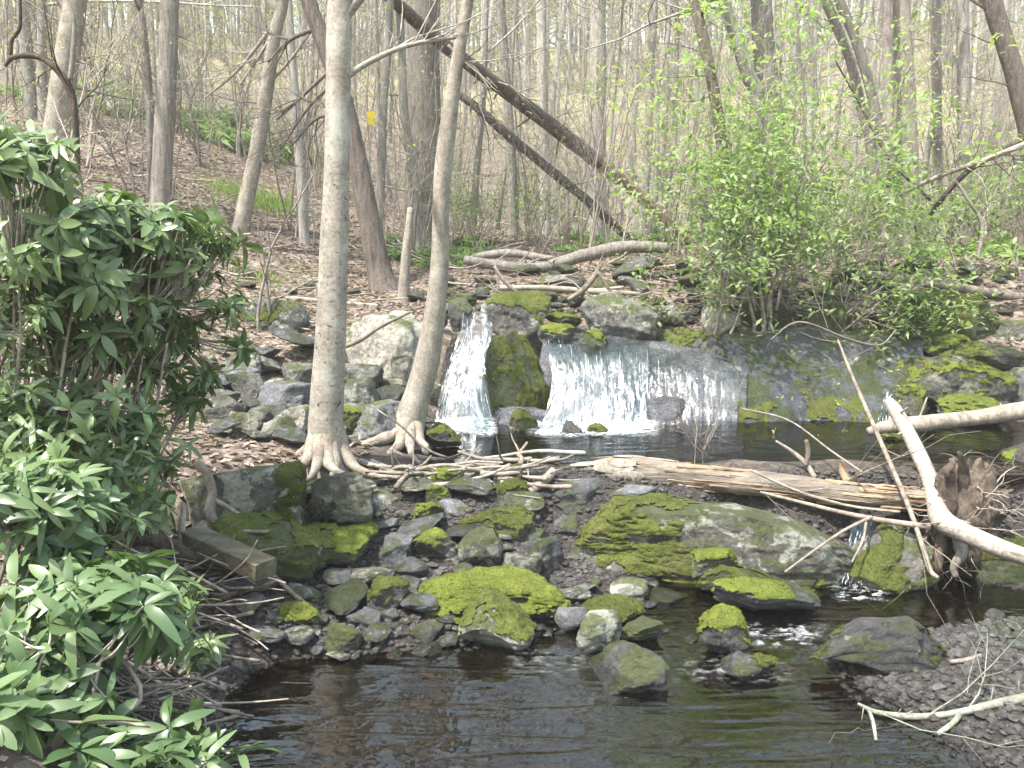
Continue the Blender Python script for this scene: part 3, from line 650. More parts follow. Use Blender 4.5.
# left slope
rock((236, 296, 320, 372), 'dark overhanging outcrop on the left slope behind the pale beech', 'dark', Y=9.6, box=.6, dr=.6, strata=.06, moss='mossd', mc=.3, name='outcrop', level=5)
rock((340, 308, 430, 398), 'big pale lichen-covered boulder between the two pale trunks', 'pale', Y=8.7, box=.35, cuts=6, dr=.6, level=5)
for b, t, m in [((390, 360, 416, 390), 'pale square stone leaning on the big lichen boulder', 'pale'), ((338, 364, 382, 398), 'tilted grey slab at the foot of the big lichen boulder', 'grey'), ((334, 383, 375, 416), 'brown-grey rock below the tilted slab', 'grey'),
        ((354, 406, 401, 440), 'smooth grey rock left of the leaning trunk base', 'slate'), ((337, 414, 358, 434), 'small stone with a moss top beside the pale beech', 'green'), ((381, 390, 404, 410), 'dark wedge of rock above the leaning trunk base', 'dark'),
        ((223, 360, 257, 384), 'log-shaped grey rock high on the left slope', 'grey'), ((235, 378, 260, 405), 'upright grey rock below the log-shaped one', 'grey'), ((262, 386, 308, 418), 'rounded light grey rock on the left slope', 'slate'),
        ((235, 414, 254, 434), 'small pale rock nearest the rhododendron', 'pale'), ((250, 411, 272, 430), 'brown cube-like rock in the left slope rubble', 'grey'), ((262, 421, 290, 440), 'tan flat rock in the left slope rubble', 'pale'),
        ((279, 409, 309, 436), 'pale grey rock touching the pale beech on its left', 'pale'), ((286, 366, 318, 390), 'grey slab behind the pale beech trunk', 'grey'), ((205, 398, 240, 424), 'rock half hidden by rhododendron leaves', 'grey'), ((296, 386, 318, 412), 'dark rock in the gap behind the pale beech', 'dark')]:
    b = (b[0] - 6, b[1] - 7, b[2] + 6, b[3] + 2)
    rock(b, t, m, name='slope_rock', box=.6, level=4, moss='moss' if 'moss' in t else None, mc=.9, cat='rock')
rock((419, 423, 462, 450), 'mossy rock in the plunge pool at the foot of the leaning trunk', 'dark', moss='mossy', mc=.8, Y=7.3)
# falls
rock((478, 330, 556, 425), 'tall moss-hung rock dividing the two waterfalls', 'mosscliff', Y=8.55, box=.55, cuts=5, dr=.6, level=5, moss='mossd', mc=.42, nz0=-.5, thick=.008)
rock((484, 402, 566, 440), 'dark wet step at the foot of the dividing rock', 'wet', Y=8.35, box=.6, dr=.5, strata=.05)
rock((505, 408, 538, 438), 'moss-covered stone in the pool between the falls', 'green', Y=8.1, moss='mossd', mc=1.1, name='mossy_stone')
rock((560, 419, 582, 440), 'small black stone breaking the foam at the broad fall', 'dark', Y=7.95, name='stone', level=3)
rock((644, 396, 690, 442), 'dark rock alcove under the right edge of the falls', 'wet', Y=8.42, box=.6, dr=.4)
rock((582, 424, 612, 440), 'flat mossy stone at the foam edge', 'green', Y=8.0, name='mossy_stone', moss='mossd', mc=.9, level=3)
rock((480, 290, 552, 338), 'tilted boulder with a moss cap at the head of the left fall', 'grey', Y=9.5, tilt=-.15, box=.3, moss='mossy', mc=.6, dr=.7)
rock((578, 288, 676, 348), 'large rounded brown-grey boulder above the broad fall', 'grey', Y=9.6, box=.2, cuts=6, dr=.7, level=5)
rock((527, 322, 576, 344), 'yellow moss stone at the lip of the broad fall', 'dark', Y=9.2, moss='moss', mc=.8, name='mossy_stone')
rock((579, 328, 609, 356), 'lime moss stone with water parting round it at the lip', 'green', Y=9.05, moss='moss', mc=1.1, name='mossy_stone', level=3)
rock((556, 358, 574, 372), 'tiny dark moss stone on the face of the broad fall', 'green', Y=8.85, moss='mossd', mc=1.1, name='mossy_stone', level=3)
rock((545, 313, 586, 328), 'low moss stone behind the lip of the broad fall', 'green', Y=9.9, moss='moss', mc=.8, name='mossy_stone')
rock((486, 293, 510, 314), 'small moss stone above the left fall', 'green', Y=9.9, moss='mossy', mc=.9, name='mossy_stone', level=3)
rock((448, 300, 474, 332), 'black rock at the left side of the left fall head', 'dark', Y=9.3, box=.4)
rock((424, 305, 448, 328), 'mossy rock behind the leaning trunk near the fall head', 'green', Y=9.5, moss='moss', mc=.7, level=3)
rock((436, 326, 474, 432), 'dark root-hung cut bank rock left of the left fall', 'dark', Y=8.75, box=.5, dr=.7, rough=.16)
rock((656, 328, 712, 354), 'flat rock with a moss edge at the top right of the falls', 'green', Y=9.6, moss='mossy', mc=.7, box=.6)
rock((690, 334, 738, 366), 'brown boulder at the upper right end of the falls', 'grey', Y=9.35, moss='mossd', mc=.5)
rock((735, 300, 800, 342), 'dark rounded boulder under the leafy spicebush', 'green', Y=10.0, moss='mossd', mc=.4)
rock((800, 294, 858, 340), 'grey-green boulder right of the spicebush stems', 'green', Y=9.9)
rock((872, 288, 1002, 342), 'wide dark mossy ledge below the right bank shrubs', 'mosscliff', Y=9.7, box=.6, dr=.4, moss='mossd', mc=.75, level=5)
rock((900, 338, 1050, 382), 'upper litter-strewn step of the mossy right bank', 'litterrock', Y=9.1, box=.6, dr=.6, moss='mossy', mc=.55, level=5)
rock((898, 352, 1020, 416), 'middle mossy step of the right bank', 'litterrock', Y=8.75, box=.5, dr=.5, moss='moss', mc=.62, level=5)
rock((890, 384, 932, 424), 'bright moss boulder beside the top of the white birch', 'green', Y=8.45, moss='moss', mc=1.0, thick=.02)
rock((935, 392, 1010, 420), 'low bright moss rock behind the right hand log', 'green', Y=8.4, moss='moss', mc=.9)
rock((1000, 352, 1060, 420), 'dark wet rock at the right edge of the falls bank', 'dark', Y=8.7)
rock((878, 430, 914, 450), 'small moss stone in the plunge pool behind the white birch', 'green', Y=7.7, moss='moss', mc=.95, name='mossy_stone', level=3)
rock((998, 450, 1050, 484), 'moss-topped rock at the right edge of the plunge pool', 'green', Y=6.9, moss='moss', mc=.9)
rock((930, 428, 1040, 452), 'smooth dark slab in the pool beneath the right hand log', 'wet', Y=7.9, box=.4, dr=.6)

rock((700, 300, 742, 340), 'pale rock under the low left branches of the spicebush', 'pale', Y=10.0)
rock((640, 300, 690, 336), 'grey rock wedged behind the large rounded boulder above the falls', 'grey', Y=10.3)
rock((985, 318, 1060, 352), 'litter-topped ledge at the right edge above the mossy steps', 'litterrock', Y=9.6, box=.6, dr=.6, moss='mossy', mc=.5)
rock((912, 330, 985, 360), 'thin mossy ledge between the dark ledge and the upper step', 'green', Y=9.4, box=.6, dr=.6, moss='moss', mc=.55)
# ------- repeated stones
PROTO = [rock_geo(900 + i, 1, RNG.uniform(.7, .95), RNG.uniform(.26, .55), box=RNG.uniform(.35, .9), cuts=14, rough=.06, level=3) for i in range(12)]
SM = {}
def stone_mesh(i, m):
    if (i, m) not in SM: SM[(i, m)] = build('stone', PROTO[i][0], None, PROTO[i][1], [M[m]])
    return SM[(i, m)]
PLACED = []
def scatter_stones(poly, n, s0, s1, name, label, group, mats, sink=.25, tries=30, flat=1.0):
    poly = np.array(poly, float); lo, hi = poly.min(0), poly.max(0); k = 0
    for _ in range(n * tries):
        if k >= n: break
        p = RNG.uniform(lo, hi); x, y = p; ins = False; j = len(poly) - 1
        for i in range(len(poly)):
            if (poly[i, 1] > y) != (poly[j, 1] > y) and x < (poly[j, 0] - poly[i, 0]) * (y - poly[i, 1]) / (poly[j, 1] - poly[i, 1]) + poly[i, 0]: ins = not ins
            j = i
        if not ins: continue
        g = G(x, y, False); s = s0 + (s1 - s0) * RNG.random() ** 2.2
        if any(((g[0] - a) / (rx + s * .2)) ** 2 + ((g[1] - b) / (ry + s * .2)) ** 2 < 1 for a, b, rx, ry in FOOT): continue
        if any((g[0] - a) ** 2 + (g[1] - b) ** 2 < ((s + r) * .40) ** 2 for a, b, r in PLACED): continue
        PLACED.append((g[0], g[1], s)); k += 1
        o = link(name, stone_mesh(int(RNG.integers(12)), mats[int(RNG.integers(len(mats)))]), None, (g[0], g[1], H1(g[0], g[1]) + s * flat * (.30 - sink * .4)))
        o.scale = (s, s * RNG.uniform(.8, 1.1), s * RNG.uniform(.7, 1.1) * flat); o.rotation_euler = (RNG.normal() * .15, RNG.normal() * .15, RNG.uniform(0, 6.3))
        tag(o, label, 'stone', group)
scatter_stones([(330, 500), (600, 478), (610, 560), (420, 572), (330, 560)], 38, .36, .80, 'flat_rock', 'flat blue-grey slab stacked in the dam between the two pools', 'flat slabs of the dam', ['slate', 'slate', 'dark', 'grey'], sink=-.15, flat=.5)
scatter_stones([(240, 590), (390, 565), (450, 640), (250, 655)], 30, .20, .42, 'shore_block', 'grey flat-sided block on the cobble shore left of the pool', 'blocks on the cobble shore', ['slate', 'dark', 'slate', 'grey'], sink=0, flat=.75)
scatter_stones([(560, 590), (690, 580), (700, 690), (600, 695)], 14, .16, .34, 'ford_stone', 'dark wet block standing in the shallow ford', 'blocks of the shallow ford', ['dark', 'slate', 'grey'], flat=.7)
scatter_stones([(240, 590), (300, 560), (380, 560), (560, 590), (560, 640), (440, 665), (240, 660)], 270, .07, .34, 'cobble', 'loose wet dark cobble in the stony patch beside the left end of the pool', 'cobbles left of the pool', ['slate', 'dark', 'dark', 'slate', 'grey'])
scatter_stones([(545, 590), (690, 575), (720, 650), (700, 695), (540, 690)], 85, .06, .24, 'shoal_stone', 'loose small stone in the shoal in the middle of the channel', 'stones of the mid-channel shoal', ['slate', 'dark', 'grey', 'green'])
scatter_stones([(420, 500), (650, 470), (640, 510), (560, 575), (400, 560), (330, 540)], 150, .10, .52, 'dam_cobble', 'dark flat cobble wedged in the stone dam below the plunge pool', 'cobbles of the dam', ['dark', 'slate', 'slate', 'grey'])
scatter_stones([(960, 610), (1040, 590), (1040, 670), (985, 665)], 26, .06, .16, 'bar_stone', 'pale flat stone at the top of the right gravel bar', 'pale stones on the gravel bar', ['slate', 'slate', 'grey'])
scatter_stones([(850, 690), (1040, 690), (1040, 768), (900, 768)], 70, .04, .10, 'bank_pebble', 'grey cobble on the lower edge of the right gravel bar', 'cobbles on the gravel bar', ['slate', 'slate', 'gravel'])
scatter_stones([(215, 370), (320, 350), (430, 390), (425, 435), (340, 448), (215, 440)], 26, .28, .62, 'stacked_boulder', 'grey boulder stacked in the jumble between the rhododendron and the falls', 'stacked boulders on the left bank', ['pale', 'grey', 'slate', 'pale'], sink=0, flat=.9)
scatter_stones([(210, 350), (330, 370), (430, 400), (420, 440), (340, 450), (210, 440)], 70, .10, .55, 'rubble_rock', 'angular grey rock in the tumbled rubble below the left slope', 'rubble below the left slope', ['pale', 'pale', 'slate', 'grey'])
scatter_stones([(430, 300), (560, 262), (760, 262), (1024, 275), (1024, 330), (700, 330), (560, 320)], 95, .15, .75, 'upstream_rock', 'weathered rock on the upstream bed and bank above the falls', 'rocks above the falls', ['grey', 'green', 'dark', 'green'])
scatter_stones([(440, 282), (560, 285), (720, 296), (720, 330), (560, 318), (440, 322)], 45, .14, .42, 'lip_rock', 'dark stone in the jumble just above the lip of the falls', 'stones at the lip of the falls', ['dark', 'grey', 'green', 'dark'])
scatter_stones([(260, 260), (400, 270), (430, 300), (300, 330), (180, 330)], 14, .15, .4, 'hill_rock', 'half buried rock on the leaf-covered left slope', 'rocks on the left slope', ['grey', 'pale', 'dark'])

def stuff_stones(name, label, pts, sizes, m, col=None):
    U, T = ico(1); mb = MB()
    for (x, y), s in zip(pts, sizes):
        sc = s * np.array([1, RNG.uniform(.7, 1), RNG.uniform(.4, .75)]) * .5; a = RNG.uniform(0, 6.3)
        P = (U + RNG.normal(size=U.shape) * .10) * sc; P = P @ np.array([[math.cos(a), math.sin(a), 0], [-math.sin(a), math.cos(a), 0], [0, 0, 1]])
        mb.add(P + np.array([x, y, 0]), None, T)
    z = HT(np.array(pts)[:, 0], np.array(pts)[:, 1])
    V = np.concatenate(mb.V); V[:, 2] += np.repeat(z, len(U)) + np.repeat(np.array(sizes), len(U)) * .12
    me = build(name, V, None, np.concatenate(mb.T), [M[m]], False); tag(link(name, me), label, kind='stuff')
pp = []; ss = []
for _ in range(34000):
    x, y = RNG.uniform(-2.0, 4.6), RNG.uniform(2.8, 6.5); pp.append((x, y)); ss.append(.010 + .048 * RNG.random() ** 2.2)
zz = HT([p[0] for p in pp], [p[1] for p in pp]); kp = [(i, p) for i, p in enumerate(pp) if -.10 < zz[i] < .56]
stuff_stones('gravel', 'small wet gravel between the rocks and on the right bar', [p for _, p in kp], [ss[i] for i, _ in kp], 'gravel')

# ------------------------------------------------------------------ waterfalls
def fall(name, rows, label, m, nu, nv, bulge=.03, strands=0, sr=.006, seed=1, foam=None, top=None, layers=3):
    S = surf(rows, nu, nv); a, b, _ = S.shape
    N = np.cross(np.gradient(S, axis=1), np.gradient(S, axis=0)); N /= np.linalg.norm(N, axis=2)[:, :, None] + 1e-9
    if N[..., 1].mean() > 0: N = -N
    du = np.concatenate([np.zeros((a, 1)), np.linalg.norm(np.diff(S, axis=1), axis=2).cumsum(1)], 1); du = np.repeat(du.mean(0)[None], a, 0)
    dv = np.concatenate([np.zeros((1, b)), np.linalg.norm(np.diff(S, axis=0), axis=2).cumsum(0)], 0)
    flow = np.stack([du, dv, np.full_like(du, seed * 3.1)], 2)
    f = flow.reshape(-1, 3)
    S2 = S + N * (bulge * (.6 + 1.3 * fbm(f * np.array([16, 3.2, 1]), 4, seed)).reshape(a, b) + bulge * .5 * fbm(f * np.array([30, 20, 1]), 2, seed).reshape(a, b))[..., None]
    i = (np.arange(a - 1)[:, None] * b + np.arange(b - 1)[None]).ravel(); q = np.stack([i, i + 1, i + b + 1, i + b], 1)
    o0 = S2.mean((0, 1)); root = empty(name, S2[-1].mean(0), label, 'waterfall'); r0 = S2[-1].mean(0)
    def fade(k):
        if top is None: return np.repeat((.45 + .55 * sstep(-.22, .10, fbm(np.stack([np.linspace(0, 1, b) * 4, np.full(b, k * 3.3), np.zeros(b)], 1), 2, seed + 5)))[None], a, 0).ravel()
        t = np.linspace(0, 1, a)[:, None] + .30 * fbm(np.stack([np.linspace(0, 1, b) * 5, np.full(b, k), np.zeros(b)], 1), 3, seed)[None] * 2
        gap = sstep(-.10, .16, fbm(np.stack([np.linspace(0, 1, b) * 7, np.full(b, k * 3.3), np.zeros(b)], 1), 2, seed + 5) + .06)
        return (sstep(top[0], top[1], t) * (.25 + .75 * gap[None])).ravel()
    for ly in range(layers - 1):      # further curtains of falling water in front, each with its own streaks
        ff = flow.reshape(-1, 3) + np.array([7.7 * (ly + 1), 3.3 * (ly + 1), 0]); S3 = S + N * (bulge * (1.2 + .9 * ly + 1.6 * fbm(ff * np.array([12, 3, 1]), 4, seed + ly)).reshape(a, b))[..., None]
        ed = np.minimum(1, np.minimum(np.tile(np.linspace(0, 1, b), a), np.tile(np.linspace(1, 0, b), a)) * 6) * fade(ly + 1.5) - .3
        link('water_sheet', build('water_sheet', S3.reshape(-1, 3) - r0, q, None, [M[m]], attrs={'flow': ff, 'edge': ed}), root)
    link('water_sheet', build('water_sheet', S2.reshape(-1, 3) - r0, q, None, [M[m]], attrs={'flow': f, 'edge': np.minimum(1, np.minimum(np.tile(np.linspace(0, 1, b), a), np.tile(np.linspace(1, 0, b), a)) * 7) * fade(.5)}), root)
    rg = np.random.default_rng(seed)
    if strands:
        mb = MB(); us = np.linspace(0, b - 1.02, 400); wt = np.clip(fbm(np.stack([us * 60 / b, us * 0, us * 0], 1), 3, seed) + .22, .02, 1); wt /= wt.sum()
        for _ in range(strands):
            c = float(rg.choice(us, p=wt)) + rg.normal() * .3; r0i = int((.16 + .7 * rg.random() ** .8) * a); L = int(rg.uniform(.06, .26) * a); r1i = min(a, r0i + max(5, L))
            idx = np.arange(r0i, r1i); cc = np.clip(c + np.cumsum(rg.normal(size=len(idx)) * .16), 0, b - 1.01); c0 = cc.astype(int); t = (cc - c0)[:, None]
            if len(idx) < 4: continue
            P = S[idx, c0] * (1 - t) + S[idx, c0 + 1] * t + N[idx, c0] * (bulge * rg.uniform(.3, 2.6))
            rr = sr * rg.uniform(.35, 1.2) * np.sin(np.linspace(.1, 3.04, len(idx))) * (1 + .6 * rg.normal(size=len(idx)))
            mb.tube(P - r0, np.maximum(rr, .0006), 4)
        U, T = ico(1)
        for _ in range(strands):
            i = min(a - 1, int(a * (.42 + .58 * rg.random() ** .8))); c = int(rg.choice(us, p=wt)); mb.add(U * np.array([1, 1, rg.uniform(1, 2.5)]) * rg.uniform(.001, .003) + S[i, c] + N[i, c] * abs(rg.normal()) * bulge * 2 + rg.normal(size=3) * .02 - r0, None, T)
        o = link('falling_strands', mb.mesh('falling_strands', [M['spray']]), root); o['kind'] = 'stuff'
    if foam:
        x0, x1, yy, z, dd = foam; U, T = ico(1); mb = MB()
        for _ in range(420):
            px = rg.uniform(x0, x1); p = ONZ(px, yy + rg.normal() * 2.2, z); s = rg.uniform(.0015, .005)
            p = p + np.array([0, 0, abs(rg.normal()) * dd]); mb.add(U * s + p - r0, None, T)
        o = link('spray', mb.mesh('spray', [M['spray']]), root); o['kind'] = 'stuff'
        # foam skirt on the pool surface
        nn = 60; u = np.linspace(-.12, 1.12, nn); vv = np.linspace(0, 1, 16); Vv = []; fo = []
        for t in vv:
            for s in u:
                p = ONZ(x0 + (x1 - x0) * s, yy - 8 + 24 * t, z + .012); n = fbm(np.array([[p[0] * 7, p[1] * 7, 1]]), 3, seed)[0]
                fo.append(np.clip(1.45 - 1.75 * abs(t - .28) / .5 + n * .9, 0, 1) * np.clip(min(s + .12, 1.12 - s) * 7, 0, 1)); p[2] += .03 * max(0, 1 - t * 2.5) * (1 + n); Vv.append(p - r0)
        i = (np.arange(15)[:, None] * nn + np.arange(nn - 1)[None]).ravel()
        link('foam', build('foam', Vv, np.stack([i, i + 1, i + nn + 1, i + nn], 1), None, [M['foam']], attrs={'foam': fo}), root)
fall('waterfall', [[(466, 316, 9.7), (472, 316, 9.75), (480, 316, 9.8), (489, 316, 9.7)], [(461, 323, 9.15), (470, 323, 9.15), (480, 323, 9.15), (493, 323, 9.1)], [(463, 340, 8.75), (471, 340, 8.7), (480, 338, 8.7), (490, 338, 8.75)],
     [(456, 362, 8.55), (466, 362, 8.48), (475, 362, 8.48), (484, 362, 8.5)], [(449, 390, 8.35), (460, 390, 8.26), (470, 390, 8.26), (481, 390, 8.32)], [(439, 432, 8.15), (456, 432, 8.05), (472, 432, 8.05), (490, 432, 8.15)]],
     'narrow white waterfall chute left of the moss-hung rock', 'fall', 30, 18, .05, 60, .0028, 3, (436, 492, 428, .5, .06))
def offs(rows, c0, c1, dY, dpy=0): return [[(p[0], p[1] + dpy, p[2] - dY) for p in r[c0:c1]] for r in rows]
fall('waterfall', [[(548, 332, 9.9), (580, 336, 9.9), (612, 338, 9.9), (650, 340, 9.9)], [(546, 345, 9.2), (578, 349, 9.2), (610, 349, 9.2), (648, 348, 9.2)], [(548, 356, 8.85), (580, 360, 8.85), (612, 359, 8.85), (648, 360, 8.9)],
     [(552, 380, 8.62), (582, 382, 8.60), (614, 382, 8.6), (646, 384, 8.65)], [(549, 405, 8.45), (582, 405, 8.4), (614, 405, 8.4), (645, 405, 8.5)], [(541, 434, 8.28), (580, 434, 8.2), (614, 434, 8.2), (645, 434, 8.3)]],
     'broad white waterfall breaking into strands over the middle of the shelf', 'fallthin', 50, 18, .035, 70, .0026, 4, (538, 648, 429, .5, .05), (.12, .55))
fall('waterfall', [[(646, 340, 9.85), (680, 343, 9.8), (712, 350, 9.7), (742, 362, 9.5)], [(645, 350, 9.12), (680, 355, 9.1), (712, 362, 9.0), (742, 375, 8.95)], [(645, 362, 8.85), (680, 368, 8.82), (712, 374, 8.8), (740, 386, 8.75)],
     [(646, 385, 8.66), (680, 390, 8.64), (712, 396, 8.62), (738, 402, 8.6)], [(648, 404, 8.52), (682, 408, 8.5), (712, 412, 8.48), (737, 416, 8.46)], [(650, 428, 8.4), (684, 430, 8.36), (712, 432, 8.36), (736, 434, 8.38)]],
     'thin grey veil of water sliding over the right end of the shelf', 'film', 40, 16, .012, 12, .0014, 5, None, (.1, .9), 1)
fall('waterfall', [[(893, 388, 9.0), (900, 386, 9.0), (907, 387, 9.0)], [(884, 398, 8.72), (892, 397, 8.72), (903, 400, 8.72)], [(880, 412, 8.6), (889, 412, 8.58), (896, 412, 8.6)], [(876, 436, 8.25), (888, 436, 8.22), (894, 436, 8.25)]],
     'small trickle of white water above the tip of the white birch', 'fallthin', 12, 12, .015, 70, .003, 6)
fall('cascade', [[(852, 522, 6.2), (866, 522, 6.2), (880, 524, 6.2)], [(848, 545, 5.95), (860, 545, 5.92), (872, 546, 5.95)], [(842, 566, 5.75), (856, 566, 5.7), (868, 568, 5.75)], [(832, 590, 5.5), (850, 590, 5.45), (868, 590, 5.5)]],
     'little white cascade slipping between the huge boulder and the slanted one', 'fall', 14, 12, .02, 120, .004, 8)
# riffle foam in the lower pool
mb = MB(); VV = []; fo = []; Q = []; n0 = 0
for (x0, x1, y0, y1, amt) in [(735, 830, 622, 650, .22), (660, 800, 655, 685, .09), (500, 600, 645, 680, .06), (830, 890, 586, 602, .45)]:
    nn, mm = 90, 40
    for j in range(mm):
        for i in range(nn):
            s, t = i / (nn - 1), j / (mm - 1); p = ONZ(x0 + (x1 - x0) * s, y0 + (y1 - y0) * t, .013)
            n = fbm(np.array([[p[0] * 20, p[1] * 42, 3]]), 4, 7)[0]; e = min(s, 1 - s, t, 1 - t) * 4
            fo.append(np.clip((n * 2.6 + .15) * amt * 1.4, 0, .8) * np.clip(e, 0, 1)); p[2] += .012 * n; VV.append(p)
    i = (np.arange(mm - 1)[:, None] * nn + np.arange(nn - 1)[None]).ravel() + n0; Q.append(np.stack([i, i + 1, i + nn + 1, i + nn], 1)); n0 += nn * mm
tag(link('riffle_water', build('riffle_water', VV, np.concatenate(Q), None, [M['foam']], attrs={'foam': fo})), 'broken white ripples where the shallow stream enters the lower pool', kind='structure')

# ------------------------------------------------------------------ leaves helper
def leaves(base, d, up, L, Wd, droop, vary, seg=3, fold=.25):
    """long leaves: base points, directions, up vectors, lengths, widths; returns V, Q, vary"""
    n = len(base); d = d / (np.linalg.norm(d, axis=1)[:, None] + 1e-9); s = np.cross(d, up); s /= np.linalg.norm(s, axis=1)[:, None] + 1e-9; nn = np.cross(s, d)
    ts = np.linspace(0, 1, seg + 1); prof = {1: [.5, .5], 2: [.25, 1, .08], 3: [.18, .9, .95, .06], 4: [.14, .75, 1, .8, .05], 5: [.20, .72, .98, 1, .80, .16]}[seg]
    V = np.zeros((n, seg + 1, 3, 3))
    for i, t in enumerate(ts):
        c = base + d * (L * t)[:, None] - nn * (droop * L * t * t)[:, None]; w = (Wd * .5 * prof[i])[:, None]
        V[:, i, 0] = c - s * w + nn * w * fold; V[:, i, 1] = c; V[:, i, 2] = c + s * w + nn * w * fold
    m = (seg + 1) * 3; q = []
    for i in range(seg):
        for j in range(2): q.append([i * 3 + j, i * 3 + j + 1, i * 3 + j + 4, i * 3 + j + 3])
    Q = (np.arange(n)[:, None, None] * m + np.array(q)[None]).reshape(-1, 4)
    return V.reshape(-1, 3), Q, np.repeat(vary, m)
def rand_dirs(n, r=RNG):
    v = r.normal(size=(n, 3)); return v / np.linalg.norm(v, axis=1)[:, None]

# leaf litter: fallen leaves no one could count
N = 80000
az = RNG.uniform(-.62, .62, N); dd = 5.2 + 19 * RNG.random(N) ** .9
x, y = np.sin(az) * dd, np.cos(az) * dd
k1 = (HT(x, y, False) > .60) & ~((x > -.75) & (y < 9.0) & (x < 4)) & ~((x > -.9) & (x < 2.6) & (y < 10.2)); x, y = x[k1], y[k1]
x = np.concatenate([x, RNG.uniform(-3.5, -1.0, 2500)]); y = np.concatenate([y, RNG.uniform(2.0, 6, 2500)]); zt = HT(x, y); k1 = zt > .12; x, y, zt = x[k1], y[k1], zt[k1]; N = len(x)
dr = rand_dirs(N); dr[:, 2] = dr[:, 2] * .25 + .05; up = rand_dirs(N) * .45 + np.array([0, 0, 1])
V, Q, va = leaves(np.stack([x, y, zt + .008], 1), dr, up, RNG.uniform(.04, .085, N), RNG.uniform(.025, .05, N), RNG.uniform(-.3, .4, N), RNG.random(N), 2, .3)
tag(link('leaf_litter', build('leaf_litter', V, Q, None, [M['dead']], attrs={'vary': va})), 'dry brown fallen leaves over the woodland floor', kind='stuff')

# ------------------------------------------------------------------ trees
def rot_about(v, ang, az, r):
    v = v / np.linalg.norm(v); a = np.array([1., 0, 0]) if abs(v[0]) < .8 else np.array([0, 1., 0]); u = np.cross(v, a); u /= np.linalg.norm(u); w = np.cross(v, u)
    return v * math.cos(ang) + (u * math.cos(az) + w * math.sin(az)) * math.sin(ang)
def grow(mb, p, d, L, r0, lvl, r, tips, nseg=5, up=.12, wob=.16, kids=(3, 4), sides=(3, 3, 4, 5), tmin=.25):
    pts = [p]; dirs = [d]; q = p; e = d
    for i in range(nseg):
        e = e + r.normal(size=3) * wob; e[2] += up; e = e / np.linalg.norm(e); q = q + e * L / nseg; pts.append(q); dirs.append(e)
    pts = np.array(pts); rad = np.linspace(r0, r0 * .3, nseg + 1); mb.tube(pts, rad, sides[min(lvl, 3)], cap=False)
    if lvl > 0:
        for _ in range(int(r.integers(kids[0], kids[1] + 1))):
            t = r.uniform(tmin, .97) * nseg; i = int(t); f = t - i; i2 = min(i + 1, nseg)
            b = pts[i] * (1 - f) + pts[i2] * f
            grow(mb, b, rot_about(dirs[i], r.uniform(.5, 1.05), r.uniform(0, 6.28), r), L * r.uniform(.42, .68), r0 * (1 - .7 * t / nseg) * .6, lvl - 1, r, tips, max(3, nseg - 1), up, wob, kids, sides, tmin)
    else: tips.append((q, e))
def bud_leaves(mb_tips, r, per, size, spread=.15):
    T = np.array([t[0] for t in mb_tips]); T = np.repeat(T, per, 0); n = len(T); T = T + r.normal(size=(n, 3)) * spread
    return leaves(T, rand_dirs(n, r) + np.array([0, 0, .2]), rand_dirs(n, r) + np.array([0, 0, .8]), r.uniform(.6, 1.2, n) * size, r.uniform(.5, .8, n) * size, r.uniform(0, .5, n), r.random(n), 1)

# background tree kinds: trunk + crown of bare spring branches
KINDS = []
for kx in range(9):
    r = np.random.default_rng(500 + kx); Hh = r.uniform(15, 22); rad = [.05, .07, .095, .13, .17, .045, .08, .21, .06][kx]
    lean = r.normal(size=2) * .05; n = 12; zs = np.linspace(-.3, Hh, n); wx = np.cumsum(r.normal(size=(n, 2)) * .10, 0)
    P = np.stack([lean[0] * zs + wx[:, 0] - wx[0, 0], lean[1] * zs + wx[:, 1] - wx[0, 1], zs], 1); rr = rad * (1 - .8 * (zs / Hh).clip(0)) * np.where(zs < .2, 1.3, 1)
    mt = MB(); mt.tube(P, rr, 9); mc = MB(); tips = []
    for _ in range(12 if rad > .12 else 9):
        t = r.uniform(.22, .98) * (n - 1); i = int(t); b = P[i] + (P[min(i + 1, n - 1)] - P[i]) * (t - i); hf = b[2] / Hh
        a = r.uniform(0, 6.28); el = r.uniform(.1, .8); d = np.array([math.cos(a) * math.cos(el), math.sin(a) * math.cos(el), math.sin(el)])
        grow(mc, b, d, Hh * .24 * (1.25 - .75 * hf) * r.uniform(.6, 1.1), max(.014, rad * (1 - .75 * hf) * .30), 2, r, tips, 5, .06, .15, (2, 4))
    for _ in range(9):                      # thin dead lower twigs
        t = r.uniform(.08, .5) * (n - 1); i = int(t); b = P[i] + (P[i + 1] - P[i]) * (t - i); a = r.uniform(0, 6.28)
        grow(mc, b, np.array([math.cos(a), math.sin(a), r.uniform(-.2, .3)]), r.uniform(.8, 2.2), .014, 1, r, tips, 4, 0, .2, (2, 4))
    crown_mats = [M['bgbark'], M['bud']]
    V, Q, va = bud_leaves(tips, r, 2, .075, .18)
    n0 = mc.n; mc.add(V, Q, None, 1, va)
    KINDS.append((mt.mesh('trunk', [M['bgbark']]), mc.mesh('crown', crown_mats, attr='vary'), rad))
def bg_tree(x, y, kx, s, rz, label, group, m=None, name='bare_tree'):
    t = empty(name, (x, y, H1(x, y)), label, 'tree', group); t.rotation_euler = (0, 0, rz); t.scale = (s, s, s)
    link('trunk', KINDS[kx][0], t); link('crown', KINDS[kx][1], t); return t
spots = []
def free(x, y, dmin): return all((x - a) ** 2 + (y - b) ** 2 > dmin * dmin for a, b in spots)
